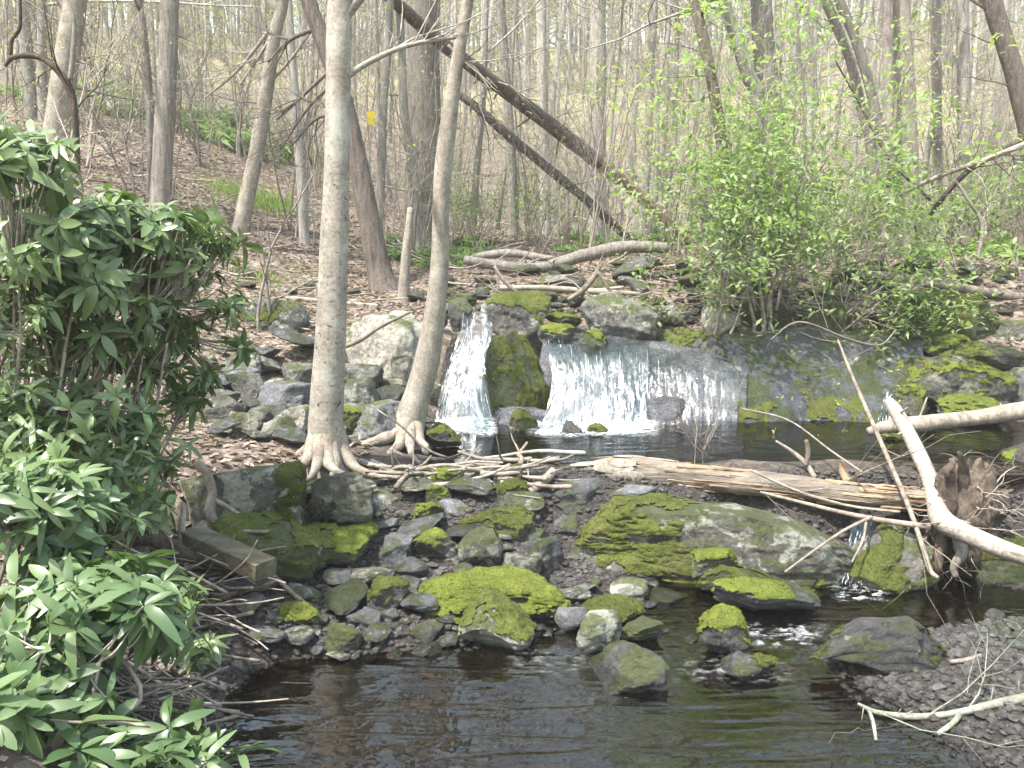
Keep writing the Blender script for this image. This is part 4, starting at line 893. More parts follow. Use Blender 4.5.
def scatter_trees(n, y0, y1, px0, px1, dmin, label, group, kinds, avoid=None, s=(.8, 1.15)):
    k = 0
    for _ in range(n * 40):
        if k >= n: break
        y = math.exp(RNG.uniform(math.log(y0), math.log(y1))); px = RNG.uniform(px0, px1); x = (px - 512) / F * y * 1.0
        if not free(x, y, dmin) or (avoid and avoid(px, y)): continue
        spots.append((x, y)); k += 1
        bg_tree(x, y, kinds[int(RNG.integers(len(kinds)))], RNG.uniform(*s), RNG.uniform(0, 6.28), label, group)
scatter_trees(70, 19, 40, 430, 1180, 1.0, 'slender bare grey tree in the woodland behind the falls', 'bare trees behind the falls', [0, 1, 2, 5, 6, 8, 5, 0], lambda px, y: 560 < px < 700 and y < 21)
scatter_trees(60, 20, 46, -160, 430, 1.2, 'slender bare tree on or beyond the left hillside', 'bare trees beyond the left hillside', [0, 1, 2, 5, 6, 8, 5], lambda px, y: px > 60 and px < 300 and y < 24)
scatter_trees(90, 36, 64, -150, 1180, 1.5, 'distant bare tree on the far valley side', 'bare trees on the far valley side', [1, 2, 3, 4, 6, 7, 0])

# trees one can tell apart: trunk traced through the frame and carried on to its full height
def px_path(pts, Y):
    """pts: (px, py, width_px[, Y]) -> points and radii"""
    P = []; r = []
    for q in pts:
        yy = q[3] if len(q) > 3 else Y
        if yy == 'g': yy = G(q[0], q[1] + q[2] * .4)[1] - .02
        P.append(PW(q[0], q[1], yy)); r.append(q[2] * DEP(q[0], q[1], yy) / F / 2)
    return np.array(P), np.array(r)
def tree(name, pts, Y, label, m, top=9, crown=True, flare=1.35, rough=.05, twigs=0, seed=1, sides=14, cm=None, leaf=False, limbs=()):
    r = np.random.default_rng(seed); P, rad = px_path(pts, Y)
    b = P[0].copy(); gz = H1(b[0], b[1]) - .12
    if gz < b[2] - .02: P = np.concatenate([[np.array([b[0], b[1], gz])], P]); rad = np.concatenate([[rad[0] * 1.1], rad])
    base = P[0].copy(); n_vis = len(P)
    if top:
        d = P[-1] - P[-2]; d = d / np.linalg.norm(d); e = d * .75 + np.array([0, 0, .4]); e /= np.linalg.norm(e); q = P[-1]; ext = []; L = max(2, base[2] + top - q[2]); rr = rad[-1]
        for i in range(5): e = e + r.normal(size=3) * .05; e /= np.linalg.norm(e); q = q + e * L / 5; ext.append(q)
        P = np.concatenate([P, ext]); rad = np.concatenate([rad, np.linspace(rr * .9, rr * .15, 5)])
    C = catmull(np.concatenate([P, rad[:, None]], 1), 7); P2, r2 = C[:, :3], np.maximum(C[:, 3], .004)
    h = P2[:, 2] - base[2]; r2 = r2 * (1 + (flare - 1) * np.exp(-h / .16))
    t = empty(name, base, label, 'tree'); mb = MB(); mb.tube(P2 - base, r2, sides, rough=rough, seed=seed, rfreq=7)
    link('trunk', mb.mesh('trunk', [M[m]]), t)
    mc = MB(); tips = []
    if crown and top:
        i0 = int((n_vis - 1) * 7 * .93)
        for _ in range(9):
            i = int(r.uniform(i0, len(P2) - 1)); a = r.uniform(0, 6.28); el = r.uniform(.15, .9); hf = (i - i0) / max(1, len(P2) - i0)
            grow(mc, P2[i] - base, np.array([math.cos(a) * math.cos(el), math.sin(a) * math.cos(el), math.sin(el)]), top * .24 * (1.2 - .8 * hf), max(r2[i] * .42, .012), 2, r, tips, 5, .07, .15, (3, 4))
    for _ in range(twigs):
        i = int(r.uniform(.12, .95) * (n_vis - 1) * 7); a = r.uniform(0, 6.28)
        grow(mc, P2[i] - base, np.array([math.cos(a), math.sin(a) * .5, r.uniform(-.15, .5)]), r.uniform(.4, 1.5), max(.006, r2[i] * .12), 1, r, tips, 5, .02, .2, (2, 4))
    if mc.n:
        link('crown', mc.mesh('crown', [M[cm or m]]), t)
    for lp in limbs:
        A, ra = px_path(lp, Y); C = catmull(np.concatenate([A, ra[:, None]], 1), 6); mb = MB(); mb.tube(C[:, :3] - base, C[:, 3], 8, rough=.06, seed=seed); tp = []
        for _ in range(7):
            i = int(r.uniform(.25, 1) * (len(C) - 1)); dd = C[min(i + 1, len(C) - 1), :3] - C[max(i - 1, 0), :3]; dd /= np.linalg.norm(dd)
            grow(mb, C[i, :3] - base, rot_about(dd, r.uniform(.3, .9), r.uniform(0, 6.28), r), r.uniform(.3, .9), C[i, 3] * .45, 1, r, tp, 4, .04, .15, (2, 3))
        link('limb', mb.mesh('limb', [M[m]]), t)
    spots.append((base[0], base[1])); return t, base

T1, b1 = tree('beech_tree', [(324, 463, 44), (325, 440, 34), (327, 400, 33), (331, 330, 30), (334, 250, 28), (336.5, 180, 26), (338, 100, 25), (339, 40, 25), (341, -10, 24)], 6.35, 'pale smooth beech with spreading roots, standing on the left bank', 'beech', 10, seed=3, sides=22, flare=1.15, rough=.035,
              limbs=[[(344, 80, 7), (356, 70, 6.5), (375, 59, 6), (400, 48, 5), (428, 41, 4.5), (456, 38, 2.5)]])
def roots(T, b0, lst, m='rootbark'):
    for n, pts in enumerate(lst):
        A, ra = px_path(pts, 0); C = catmull(np.concatenate([A, ra[:, None]], 1), 8); P = C[:, :3] - b0; q = P + b0
        P = P + np.stack([fbm(q * 9, 2, n), fbm(q * 9, 2, n + 20), fbm(q * 9, 2, n + 40) * .5], 1) * .045 * np.linspace(0, 1, len(P))[:, None]
        P[:, 2] -= np.linspace(0, .036, len(P))
        mb = MB(); mb.tube(P, np.maximum(C[:, 3], .003), 10, rough=.2, seed=n + 2, rfreq=14); link('root', mb.mesh('root', [M[m]]), T)
roots(T1, b1, [[(321, 425, 22, 6.36), (314, 448, 17, 6.26), (302, 464, 10, 6.12), (288, 471, 7, 6.05), (268, 475, 4, 6.0)], [(326, 432, 24, 6.33), (326, 456, 17, 6.2), (334, 468, 9, 6.05), (346, 474, 6, 5.98), (354, 482, 3, 5.93)], [(334, 428, 22, 6.38), (344, 453, 16, 6.34), (357, 466, 9, 6.26), (376, 472, 6, 6.2), (398, 474, 3, 6.2)],
      [(322, 436, 20, 6.3), (319, 458, 13, 6.14), (313, 470, 8, 6.02), (304, 478, 4, 5.93)], [(335, 440, 16, 6.42), (350, 458, 11, 6.55), (376, 463, 7, 6.7), (408, 468, 4, 6.75)], [(330, 440, 18, 6.32), (336, 462, 11, 6.18), (332, 474, 6, 6.0), (322, 482, 3, 5.92)], [(319, 440, 14, 6.42), (300, 452, 9, 6.5), (276, 458, 5, 6.55)]])
T2, b2 = tree('beech_tree', [(404, 438, 40), (408, 425, 33), (417, 398, 27), (427, 362, 25), (435, 315, 21), (440, 262, 18), (441, 200, 17), (444, 160, 18), (451, 105, 15), (459, 50, 13), (469, -10, 12)], 7.4, 'slim curved beech leaning right beside the plunge pool', 'tan', 9, seed=7, sides=18, rough=.05,
              limbs=[[(448, 45, 3.2), (462, 60, 4), (476, 70, 3), (490, 90, 2)]])
roots(T2, b2, [[(404, 418, 24, 7.4), (392, 434, 15, 7.2), (370, 440, 9, 7.0), (344, 445, 5, 6.95)], [(412, 418, 20, 7.42), (420, 438, 11, 7.15), (428, 450, 5, 6.95)], [(406, 425, 22, 7.3), (399, 444, 11, 7.02), (384, 455, 5, 6.85)], [(410, 425, 18, 7.3), (410, 446, 9, 7.0), (418, 458, 4, 6.8)]])
tree('oak_tree', [(386, 298, 32), (380, 275, 25), (371, 232, 22), (357, 160, 20), (342, 95, 18), (324, 45, 16), (305, -10, 15)], 12, 'dark brown trunk bowed to the left behind the pale beech', 'brown', 13, seed=9, rough=.07, limbs=[[(330, 70, 4), (300, 98, 3.5), (276, 120, 2)], [(336, 80, 4), (308, 108, 3), (280, 150, 2)], [(346, 118, 4), (318, 118, 3), (292, 145, 2)], [(316, 28, 5), (290, 40, 4), (268, 62, 2.5)]])
tree('oak_tree', [(424, 238, 38), (424, 180, 35), (424, 100, 33), (424, 40, 31), (425, -10, 30)], 16.5, 'thickest straight grey trunk with furrowed bark behind the slim curved beech', 'greyb', 20, seed=11, sides=20, twigs=5)
tree('dead_snag', [(404, 312, 12), (404, 285, 11), (407, 245, 9), (411, 208, 7)], 11.2, 'short dead snag with a broken top between two beeches', 'tan', 0, crown=False, seed=13)
tree('maple_tree', [(236, 256, 17), (246, 200, 16), (257, 150, 15), (267, 85, 14), (276, 30, 12), (284, -10, 11)], 12.6, 'slim grey trunk leaning right on the left slope', 'tan', 12, seed=15, twigs=7, cm='twig', limbs=[[(283, 8, 5), (262, 40, 4), (236, 72, 3), (205, 98, 2)], [(276, 30, 4), (258, 58, 3.5), (240, 85, 2)], [(268, 85, 3.5), (290, 60, 3), (312, 30, 2)]])
tree('maple_tree', [(160, 218, 20), (163, 150, 20), (167, 80, 19), (169, 20, 18), (170, -10, 18)], 13, 'straight grey trunk with a knot behind the rhododendron', 'greyb', 14, seed=17, twigs=6, cm='twig')
tree('maple_tree', [(152, 190, 9), (150, 120, 8), (146, 60, 8), (138, -10, 7)], 14, 'thin twin stem left of the knotted grey trunk', 'greyb', 12, seed=18)
tree('birch_tree', [(52, 175, 26), (57, 130, 25), (63, 85, 24), (70, 40, 23), (76, -10, 22)], 12.5, 'pale banded birch trunk at the far left above the rhododendron', 'tan', 14, seed=19, twigs=6, cm='twig')
for i, (a, b, w, lb) in enumerate([(32, 22, 12, 'thin brown stem leftmost behind the banded birch'), (45, 41, 10, 'thin brown stem nearest the banded birch')]):
    tree('maple_tree', [(a, 150, w), (a - 3, 80, w), (b, -10, w - 1)], 17, lb, 'bgbark', 14, seed=21 + i, twigs=3)
tree('maple_tree', [(305, 262, 10), (302, 190, 10), (296, 110, 9), (291, 40, 8), (288, -10, 8)], 13.6, 'slender grey stem just left of the pale beech', 'bgbark', 12, seed=25, twigs=6)
tree('maple_tree', [(379, 235, 9), (381, 170, 9), (384, 100, 8), (388, 50, 8), (391, -10, 7)], 14.5, 'slender stem carrying the yellow trail marker', 'bgbark', 11, seed=27, twigs=7)
tree('maple_tree', [(416, 215, 9), (411, 160, 9), (404, 110, 9), (402, 60, 8), (398, -10, 8)], 15.3, 'wavy thin stem left of the thickest grey trunk', 'bgbark', 12, seed=29, twigs=5)
tree('cherry_tree', [(752, 320, 13, 10.6), (742, 270, 13, 10.6), (731, 215, 12), (724, 165, 12), (717, 110, 11), (706, 50, 11), (692, -10, 11)], 10.6, 'dark blackish trunk rising through the leafy spicebush', 'brown', 9, seed=31, twigs=5, rough=.08)
tree('maple_tree', [(757, 110, 14), (748, 75, 14), (735, 35, 13), (722, -10, 12)], 15, 'leaning tan trunk with peeling bark above the spicebush', 'bgbark', 13, seed=33, twigs=4)
tree('oak_tree', [(772, 130, 24), (767, 80, 22), (763, 40, 21), (760, -10, 21)], 16, 'stout ridged trunk above the spicebush', 'greyb', 16, seed=35)
tree('poplar_tree', [(907, 200, 24), (905, 120, 22), (902, 50, 21), (900, -10, 20)], 17, 'broad pale smooth trunk on the right beside the pinkish stem', 'tan', 18, seed=37)
tree('cherry_tree', [(889, 200, 10), (888, 120, 9), (887, 50, 9), (886, -10, 8)], 16.5, 'pinkish thin stem touching the broad pale trunk', 'pink', 13, seed=39)
tree('maple_tree', [(872, 160, 11), (862, 110, 10), (850, 60, 9), (836, 25, 9), (822, -10, 9)], 16, 'left stem of the leaning dark pair on the right', 'greyb', 12, seed=41, twigs=5)
tree('maple_tree', [(888, 170, 11), (876, 115, 11), (868, 80, 10), (856, 40, 10), (836, -10, 9)], 15.6, 'right stem of the leaning dark pair on the right', 'greyb', 12, seed=43, twigs=5)
tree('oak_tree', [(1032, 160, 20), (1019, 90, 19), (1006, 45, 18), (990, -10, 18)], 13, 'dark trunk leaning left at the top right corner', 'brown', 14, seed=45, twigs=4)
tree('maple_tree', [(965, 210, 13), (964, 120, 12), (963, 50, 12), (962, -10, 11)], 18, 'grey stem with dark side branches near the right corner', 'bgbark', 14, seed=47, twigs=8)
tree('maple_tree', [(938, 210, 9), (937, 120, 9), (936, 50, 9), (934, -10, 8)], 19, 'thin straight stem right of the broad pale trunk', 'bgbark', 14, seed=49, twigs=4)
tree('oak_tree', [(597, 212, 19), (597, 150, 18), (598, 80, 17), (598, 20, 16), (598, -10, 16)], 25, 'stout straight grey trunk behind the leaning dead trunk', 'bgbark', 20, seed=51, twigs=8)
tree('maple_tree', [(545, 215, 12), (544, 150, 11), (542, 80, 11), (541, -10, 10)], 23, 'straight thin trunk left of the stout grey one behind the leaning dead trunk', 'bgbark', 18, seed=53, twigs=8)
tree('maple_tree', [(513, 225, 10), (511, 150, 10), (506, 80, 9), (500, -10, 9)], 20, 'thin trunk crossed by both leaning dead trunks', 'bgbark', 15, seed=55, twigs=6)
tree('maple_tree', [(643, 215, 9), (648, 150, 9), (650, 80, 8), (655, -10, 8)], 24, 'thin trunk above the broken end of the leaning dead trunk', 'bgbark', 15, seed=57, twigs=6)

# thin woodland saplings that veil the background
SAP = []
for kx in range(6):
    r = np.random.default_rng(800 + kx); mb = MB(); tips = []; hh = r.uniform(2.5, 5.5)
    for s in range(int(r.integers(1, 4))):
        a = r.uniform(0, 6.28); grow(mb, np.array([0, 0, -.05]), np.array([math.cos(a) * .18, math.sin(a) * .18, 1]), hh * r.uniform(.6, 1), .007 + .0018 * hh, 2, r, tips, 7, .03, .09, (5, 8), tmin=.2)
    me = mb.mesh('stem', [M['twig']]); V, Q, va = bud_leaves(tips, r, 2, .045, .05)
    SAP.append((me, build('foliage', V, Q, None, [M['bud']], attrs={'vary': va})))
def sapling(x, y, kx, s, label, group, name='sapling'):
    t = empty(name, (x, y, H1(x, y)), label, 'sapling', group); t.rotation_euler = (0, 0, RNG.uniform(0, 6.28)); t.scale = (s,) * 3
    link('stem', SAP[kx][0], t); link('foliage', SAP[kx][1], t)
for lab, grp, n, y0, y1, p0, p1 in [('thin twiggy sapling in the woodland behind the falls', 'saplings behind the falls', 150, 14.5, 34, 450, 1100), ('thin twiggy sapling on the left hillside', 'saplings on the left hillside', 105, 12, 32, -80, 440)]:
    for _ in range(n):
        y = RNG.uniform(y0, y1); px = RNG.uniform(p0, p1); sapling((px - 512) / F * y, y, int(RNG.integers(6)), RNG.uniform(.7, 1.2), lab, grp)

# distant wood: one mass on the far valley side
r = np.random.default_rng(77); mb = MB(); tp = []
for _ in range(1100):
    y = r.uniform(60, 112); x = r.uniform(-.75, .75) * y; z = H1(x, y); hh = r.uniform(7, 12); l = r.normal(size=2) * .8
    mb.tube([(x, y, z - .3), (x + l[0] * .5, y + l[1] * .5, z + hh * .5), (x + l[0], y + l[1], z + hh)], [.11, .08, .02], 4, cap=False)
    for _ in range(11):
        t = r.uniform(.3, 1); b = np.array([x + l[0] * t, y + l[1] * t, z + hh * t]); a = r.uniform(0, 6.28); L = r.uniform(1.2, 3.4)
        e = b + L * np.array([math.cos(a), math.sin(a), r.uniform(.2, .9)]); mb.tube([b, (b + e) / 2 + r.normal(size=3) * .15, e], [.05, .035, .02], 3, cap=False); tp.append((e, None)); tp.append(((b + e) / 2, None))
V, Q, va = bud_leaves(tp, r, 6, .24, .6); mb.add(V, Q, None, 1, va)
tag(link('distant_woods', mb.mesh('distant_woods', [M['bgbark'], M['bud']], attr='vary')), 'pale yellow-green budding woods on the far valley side', kind='stuff')

# ------------------------------------------------------------------ fallen timber
def pole(name, pts, Y, label, m, cat='log', rough=.08, seed=1, sides=12, stubs=0, twigs=0, group=None, m2=None, split=None, smooth_n=7, twm=None):
    r = np.random.default_rng(seed); A, ra = px_path(pts, Y); C = catmull(np.concatenate([A, ra[:, None]], 1), smooth_n); P, rr = C[:, :3], np.maximum(C[:, 3], .002); o0 = P[len(P) // 2].copy()
    root = empty(name, o0, label, cat, group)
    mb = MB(); mb.tube(P - o0, rr, sides, rough=rough, seed=seed, rfreq=9); link('trunk', mb.mesh('trunk', [M[m]]), root)
    tp = []
    for _ in range(stubs):
        mb = MB()
        i = int(r.uniform(.05, .95) * (len(P) - 1)); d = P[min(i + 1, len(P) - 1)] - P[max(i - 1, 0)]; d /= np.linalg.norm(d)
        dd = rot_about(d, r.uniform(.8, 1.4), r.uniform(0, 6.28), r); L = r.uniform(1.6, 4) * rr[i]; mb.tube([P[i] - o0, P[i] + dd * L * .6 - o0, P[i] + dd * L - o0], [rr[i] * .22, rr[i] * .16, rr[i] * .1], 5); link('branch', mb.mesh('branch', [M[twm or m]]), root)
    for _ in range(twigs):
        mb = MB()
        i = int(r.uniform(.05, .95) * (len(P) - 1)); d = P[min(i + 1, len(P) - 1)] - P[max(i - 1, 0)]; d /= np.linalg.norm(d)
        grow(mb, P[i] - o0, rot_about(d, r.uniform(.5, 1.2), r.uniform(0, 6.28), r), r.uniform(.3, 1.1), min(.02, rr[i] * .3), 1, r, tp, 4, .02, .2, (2, 4)); link('branch', mb.mesh('branch', [M[twm or m]]), root)
    return root, o0, P, rr
pole('leaning_trunk', [(384, -8, 12, 15.0), (440, 42, 13.5, 15.8), (500, 87, 14.5, 16.9), (560, 132, 15, 18.5), (608, 170, 14.5, 19)], 18, 'thick dark dead trunk leaning diagonally down across the woods', 'brown', stubs=14, twigs=10, seed=5, twm='twig')
L1, o1, _, _ = pole('leaning_trunk', [(452, 90, 8, 18), (475, 106, 9, 18), (510, 137, 9.5, 18.3), (560, 178, 9.5, 18.8), (600, 212, 9, 19.4), (630, 240, 8, 20)], 18, 'thinner dark dead trunk leaning below the thick one', 'brown', stubs=10, twigs=10, seed=6, twm='twig')
pt = bpy.data.objects['leaning_trunk']; A, ra = px_path([(600, 164, 15, 18.9), (622, 181, 14, 19.2), (645, 200, 11, 19.6), (668, 222, 10, 20), (690, 243, 8, 20.4)], 0)
C = catmull(np.concatenate([A, ra[:, None]], 1), 6); mb = MB(); mb.tube(C[:, :3] - np.array(pt.location), C[:, 3], 10, rough=.14, seed=4); o = link('bare_end', mb.mesh('bare_end', [M['split']]), pt); o['label'] = 'pale barkless broken lower end'
pole('fallen_log', [(464, 260, 9), (500, 266, 11), (540, 268, 12), (582, 256, 13), (628, 247, 13), (668, 248, 11)], 13, 'long brown log lying across the stream above the falls', 'greyb', seed=8, stubs=4, twigs=5, twm='twig')
pole('fallen_log', [(474, 257, 7), (505, 253, 8), (530, 256, 8), (552, 259, 6)], 13.4, 'shorter log crossing behind the long one above the falls', 'greyb', seed=9, stubs=2)
pole('fallen_log', [(500, 288, 5), (545, 288, 6), (600, 292, 6), (640, 294, 4)], 10.8, 'thin straight dead branch lying over rocks above the falls', 'tan', seed=10)
for i, (p, lb) in enumerate([([(494, 266, 3), (507, 284, 4), (530, 302, 3)], 'pale bleached stick propped left above the falls'), ([(568, 300, 4), (584, 289, 6), (598, 270, 5), (594, 262, 3)], 'pale crooked bleached branch standing above the falls'), ([(598, 272, 3), (606, 285, 3), (612, 294, 2)], 'small bleached fork beside the crooked branch')]):
    pole('bleached_branch', p, 10.6 - .2 * i, lb, 'drift', 'branch', seed=12 + i, twigs=3)
pole('fallen_log', [(858, 275, 6), (890, 276, 8), (930, 283, 10), (990, 293, 9), (1040, 300, 8)], 10.3, 'pale grey log half hidden in the right bank shrubs', 'drift', seed=20, stubs=3)
# splintered log dam
root, o0, P, rr = pole('splintered_log', [(582, 473, 14, 6.5), (600, 472, 24, 6.47), (630, 472, 29, 6.43), (668, 476, 28, 6.38), (710, 480, 25, 6.3), (770, 485, 23, 6.2), (830, 492, 23, 6.1), (880, 497, 23, 6.0), (940, 502, 22, 5.9), (985, 507, 16, 5.9)], 6.2, 'splintered tan log lying on the huge mossy boulder', 'grain', seed=30, rough=.22, sides=18, smooth_n=9)
r = np.random.default_rng(5)
mb = MB()
for _ in range(75):        # torn strips of wood along the log
    i = int(r.uniform(.06, .9) * (len(P) - 1)); n = int(r.integers(5, 13)); j = min(len(P) - 1, i + n); a = r.uniform(-1.2, 2.6); pts = []
    for q in range(i, j + 1):
        t = P[min(q + 1, len(P) - 1)] - P[max(q - 1, 0)]; t /= np.linalg.norm(t); s = np.cross(t, [0, 0, 1]); s /= np.linalg.norm(s); u = np.cross(s, t)
        aa = a + r.normal() * .02; pts.append(P[q] - o0 + (s * math.cos(aa) + u * math.sin(aa)) * rr[q] * (1.0 + .22 * ((q - i) / n) ** 2 * r.uniform(0, 1)))
    mb.tube(np.array(pts), np.linspace(.012, .003, len(pts)) * r.uniform(.4, 1.6), 5, rough=.15, seed=int(r.integers(99)))
link('splinter', mb.mesh('splinter', [M['split']]), root)['kind'] = 'stuff'
mb = MB()
for _ in range(16):        # bark plates at the torn end
    i = int(r.uniform(.05, .35) * (len(P) - 1)); a = r.uniform(-.6, 2.2); t = P[i + 1] - P[i]; t /= np.linalg.norm(t); s = np.cross(t, [0, 0, 1]); s /= np.linalg.norm(s); u = np.cross(s, t)
    c = P[i] - o0 + (s * math.cos(a) + u * math.sin(a)) * rr[i] * 1.08; U, T = ico(2); nrm = s * math.cos(a) + u * math.sin(a); bx = np.cross(t, nrm)
    q = U * (1 + .3 * fbm(U * 2.5, 3, i)[:, None]); mb.add(c + q[:, [0]] * t * r.uniform(.06, .15) + q[:, [1]] * bx * r.uniform(.02, .05) + q[:, [2]] * nrm * .010, None, T)
link('bark', mb.mesh('bark', [M['tan']]), root)['kind'] = 'stuff'
# white birch bent log
pole('birch_log', [(888, 401, 10, 6.9), (896, 412, 14, 6.8), (912, 440, 15, 6.5), (928, 475, 16, 6.1), (936, 505, 18, 5.75), (943, 521, 22, 5.5), (965, 533, 19, 5.35), (1000, 548, 18, 5.1), (1050, 566, 17, 4.8)], 6, 'white-barked bent fallen birch trunk leaning over the splintered log', 'birch', seed=33, rough=.06, sides=16, stubs=4)
pole('fallen_log', [(868, 432, 9, 7.6), (890, 426, 14, 7.6), (930, 423, 16, 7.6), (975, 418, 16, 7.7), (1010, 412, 18, 7.7), (1050, 406, 18, 7.7)], 7.6, 'pale weathered log jutting from the right bank over the pool', 'drift', seed=35, rough=.14, stubs=3)
pole('sapling_pole', [(838, 340, 2, 7.2), (853, 378, 3.5, 6.9), (880, 440, 4.5, 6.3), (908, 505, 5, 5.7), (922, 545, 5, 5.4), (930, 570, 5, 5.25), (938, 578, 4, 5.2)], 6, 'tall thin grey sapling pole leaning across the white birch', 'drift', 'pole', seed=37, sides=7, rough=.03, twigs=4)
# root wad
wr, wo = empty('root_wad', G(955, 590), 'upturned brown root wad at the right end of the splintered log', 'root wad'), G(955, 590)
mb = MB(); r = np.random.default_rng(41)
U, T = ico(4); cc = PW(966, 520, 5.72); q = U * np.array([.22, .18, .40]) * (1 + .5 * fbm(U * 2.6, 5, 4)[:, None] + .25 * fbm(U * 9, 3, 4)[:, None]); link('stump', build('stump', q + cc - wo, None, T, [M['rootdark']]), wr)
for pts in [[(958, 520, 16, 5.65), (952, 480, 13, 5.6), (950, 458, 9, 5.6)], [(964, 515, 14, 5.65), (966, 475, 12, 5.62), (963, 452, 8, 5.6)], [(955, 525, 13, 5.55), (957, 555, 10, 5.45), (955, 577, 9, 5.4)], [(945, 530, 12, 5.6), (936, 560, 9, 5.5), (932, 590, 5, 5.45)],
            [(975, 515, 16, 5.8), (990, 500, 12, 5.9), (1005, 492, 7, 5.9), (1016, 490, 5, 5.9)], [(968, 535, 13, 5.65), (978, 560, 9, 5.6), (974, 590, 5, 5.5)]]:
    A, ra = px_path(pts, 0); C = catmull(np.concatenate([A, ra[:, None]], 1), 6); m1 = MB(); m1.tube(C[:, :3] - wo + np.stack([fbm(C[:, :3] * 12, 2, int(pts[0][0])), fbm(C[:, :3] * 12, 2, 7), 0 * C[:, 0]], 1) * .06, C[:, 3] * np.linspace(1.25, .55, len(C)), 10, rough=.5, seed=3, rfreq=26); link('root', m1.mesh('root', [M['rootdark' if pts[0][0] != 955 else 'twig']]), wr)
tp = []
for _ in range(70):
    u = rand_dirs(1, r)[0]; p = cc - wo + u * np.array([.13, .13, .27]); u[2] -= .15; grow(mb, p, u / np.linalg.norm(u), r.uniform(.10, .36), r.uniform(.003, .009), 1, r, tp, 5, -.06, .35, (1, 3))
link('rootlets', mb.mesh('rootlets', [M['twig']]), wr)['kind'] = 'stuff'
# slim branches from the dam log
for i, (p, lb, m) in enumerate([([(760, 492, 3, 5.95), (800, 502, 4, 5.85), (840, 512, 5, 5.75), (880, 520, 6, 5.6), (930, 527, 7, 5.5)], 'pale forked branch lying below the splintered log', 'drift'),
        ([(872, 517, 4, 5.62), (845, 530, 3.5, 5.55), (815, 550, 3, 5.4), (785, 572, 2.5, 5.25)], 'thin pale twig reaching down over the huge boulder', 'drift'), ([(866, 522, 3, 5.6), (863, 540, 2.6, 5.5), (852, 562, 2, 5.4)], 'short twig hanging over the little cascade', 'drift'),
        ([(750, 470, 2.5, 6.0), (800, 492, 3, 5.95), (850, 506, 3, 5.85), (900, 512, 3, 5.7)], 'fine twig along the front of the splintered log', 'twig'),
        ([(815, 478, 6, 6.3), (806, 464, 5.5, 6.35), (793, 452, 4, 6.4), (776, 441, 2.5, 6.45)], 'grey broken branch stub rising left from the splintered log', 'drift'), ([(806, 466, 4, 6.33), (808, 452, 5, 6.33), (806, 440, 4, 6.33)], 'short forked stub beside the grey broken branch', 'drift'),
        ([(848, 482, 10, 6.15), (843, 470, 8, 6.2), (842, 460, 4, 6.2)], 'jagged tan splinter standing on the log', 'split'), ([(862, 472, 2.5, 5.9), (830, 450, 2, 6.3), (788, 420, 1.6, 6.7), (740, 408, 1.2, 7.0)], 'hair-thin twig arching left from the sapling pole', 'twig')]):
    pole('slim_branch', p, 6, lb, m, 'branch', seed=50 + i, sides=6, rough=.04, twigs=2 if i in (0, 3) else 0)
# tangle of dry brush where the pool meets the log
t = empty('dry_brush', PW(700, 455, 6.6), 'bare twiggy brush standing in the pool behind the splintered log', 'brush'); mb = MB(); tp = []; r = np.random.default_rng(6); bo = PW(700, 455, 6.6)
for _ in range(9): grow(mb, r.normal(size=3) * .06, np.array([r.uniform(-1, .5), r.normal() * .3, 1.0]), r.uniform(.3, .75), .005, 1, r, tp, 6, .0, .18, (3, 5))
link('twig', mb.mesh('twig', [M['twig']]), t)
# lichen branch on the gravel bar
pole('lichen_branch', [(858, 704, 3), (880, 713, 5), (920, 717, 7), (962, 712, 8), (990, 705, 9), (1030, 697, 10)], 'g', 'pale green lichen-covered branch across the corner of the gravel bar', 'lichenstick', 'branch', seed=60, sides=10, rough=.3, stubs=8, twigs=5)
pole('lichen_twig', [(962, 712, 6), (952, 724, 6), (938, 734, 5)], 'g', 'lichen fork dipping to the water from the pale branch', 'lichenstick', 'branch', seed=61, sides=7)
pole('lichen_twig', [(868, 708, 4), (873, 722, 4), (876, 740, 3)], 'g', 'thin lichen twig hanging from the branch tip', 'lichenstick', 'branch', seed=62, sides=6, stubs=4)
pole('short_stick', [(950, 662, 4), (966, 660, 5), (985, 655, 5)], 'g', 'short tan stick on the gravel beside the dark ledge rock', 'drift', 'stick', seed=63, sides=7)
# squared timber beam on the left bank
A0, A1 = PW(190, 534, 4.95), PW(266, 568, 4.6); ax = A1 - A0; L = np.linalg.norm(ax); ax /= L; sd = np.cross(ax, [0, 0, 1]); sd /= np.linalg.norm(sd); up = np.cross(sd, ax); w, hgt = .075, .05
r = np.random.default_rng(8); n = 14; Vv = []; Q = []
prof = [(-1, -.9), (-.92, -1), (.92, -1), (1, -.9), (1, .9), (.92, 1), (-.92, 1), (-1, .9)]
for i in range(n + 1):
    for a, b in prof: Vv.append(A0 + ax * L * i / n + sd * w * a * (1 + r.normal() * .012) + up * hgt * b * (1 + r.normal() * .02) + np.array([0, 0, -.01]))
for i in range(n):
    for j in range(8): Q.append([i * 8 + j, i * 8 + (j + 1) % 8, i * 8 + 8 + (j + 1) % 8, i * 8 + 8 + j])
c0 = len(Vv); Vv += [np.mean(Vv[:8], 0), np.mean(Vv[-8:], 0)]; Tt = [[(j + 1) % 8, j, c0] for j in range(8)] + [[n * 8 + j, n * 8 + (j + 1) % 8, c0 + 1] for j in range(8)]
Vv = np.array(Vv); o0 = Vv.mean(0); M['plank'].node_tree.nodes; tag(link('timber_beam', build('timber_beam', Vv - o0, Q, Tt, [M['plank']], False), None, o0), 'squared brown timber beam lying on the mossy slab of the left bank', 'beam')
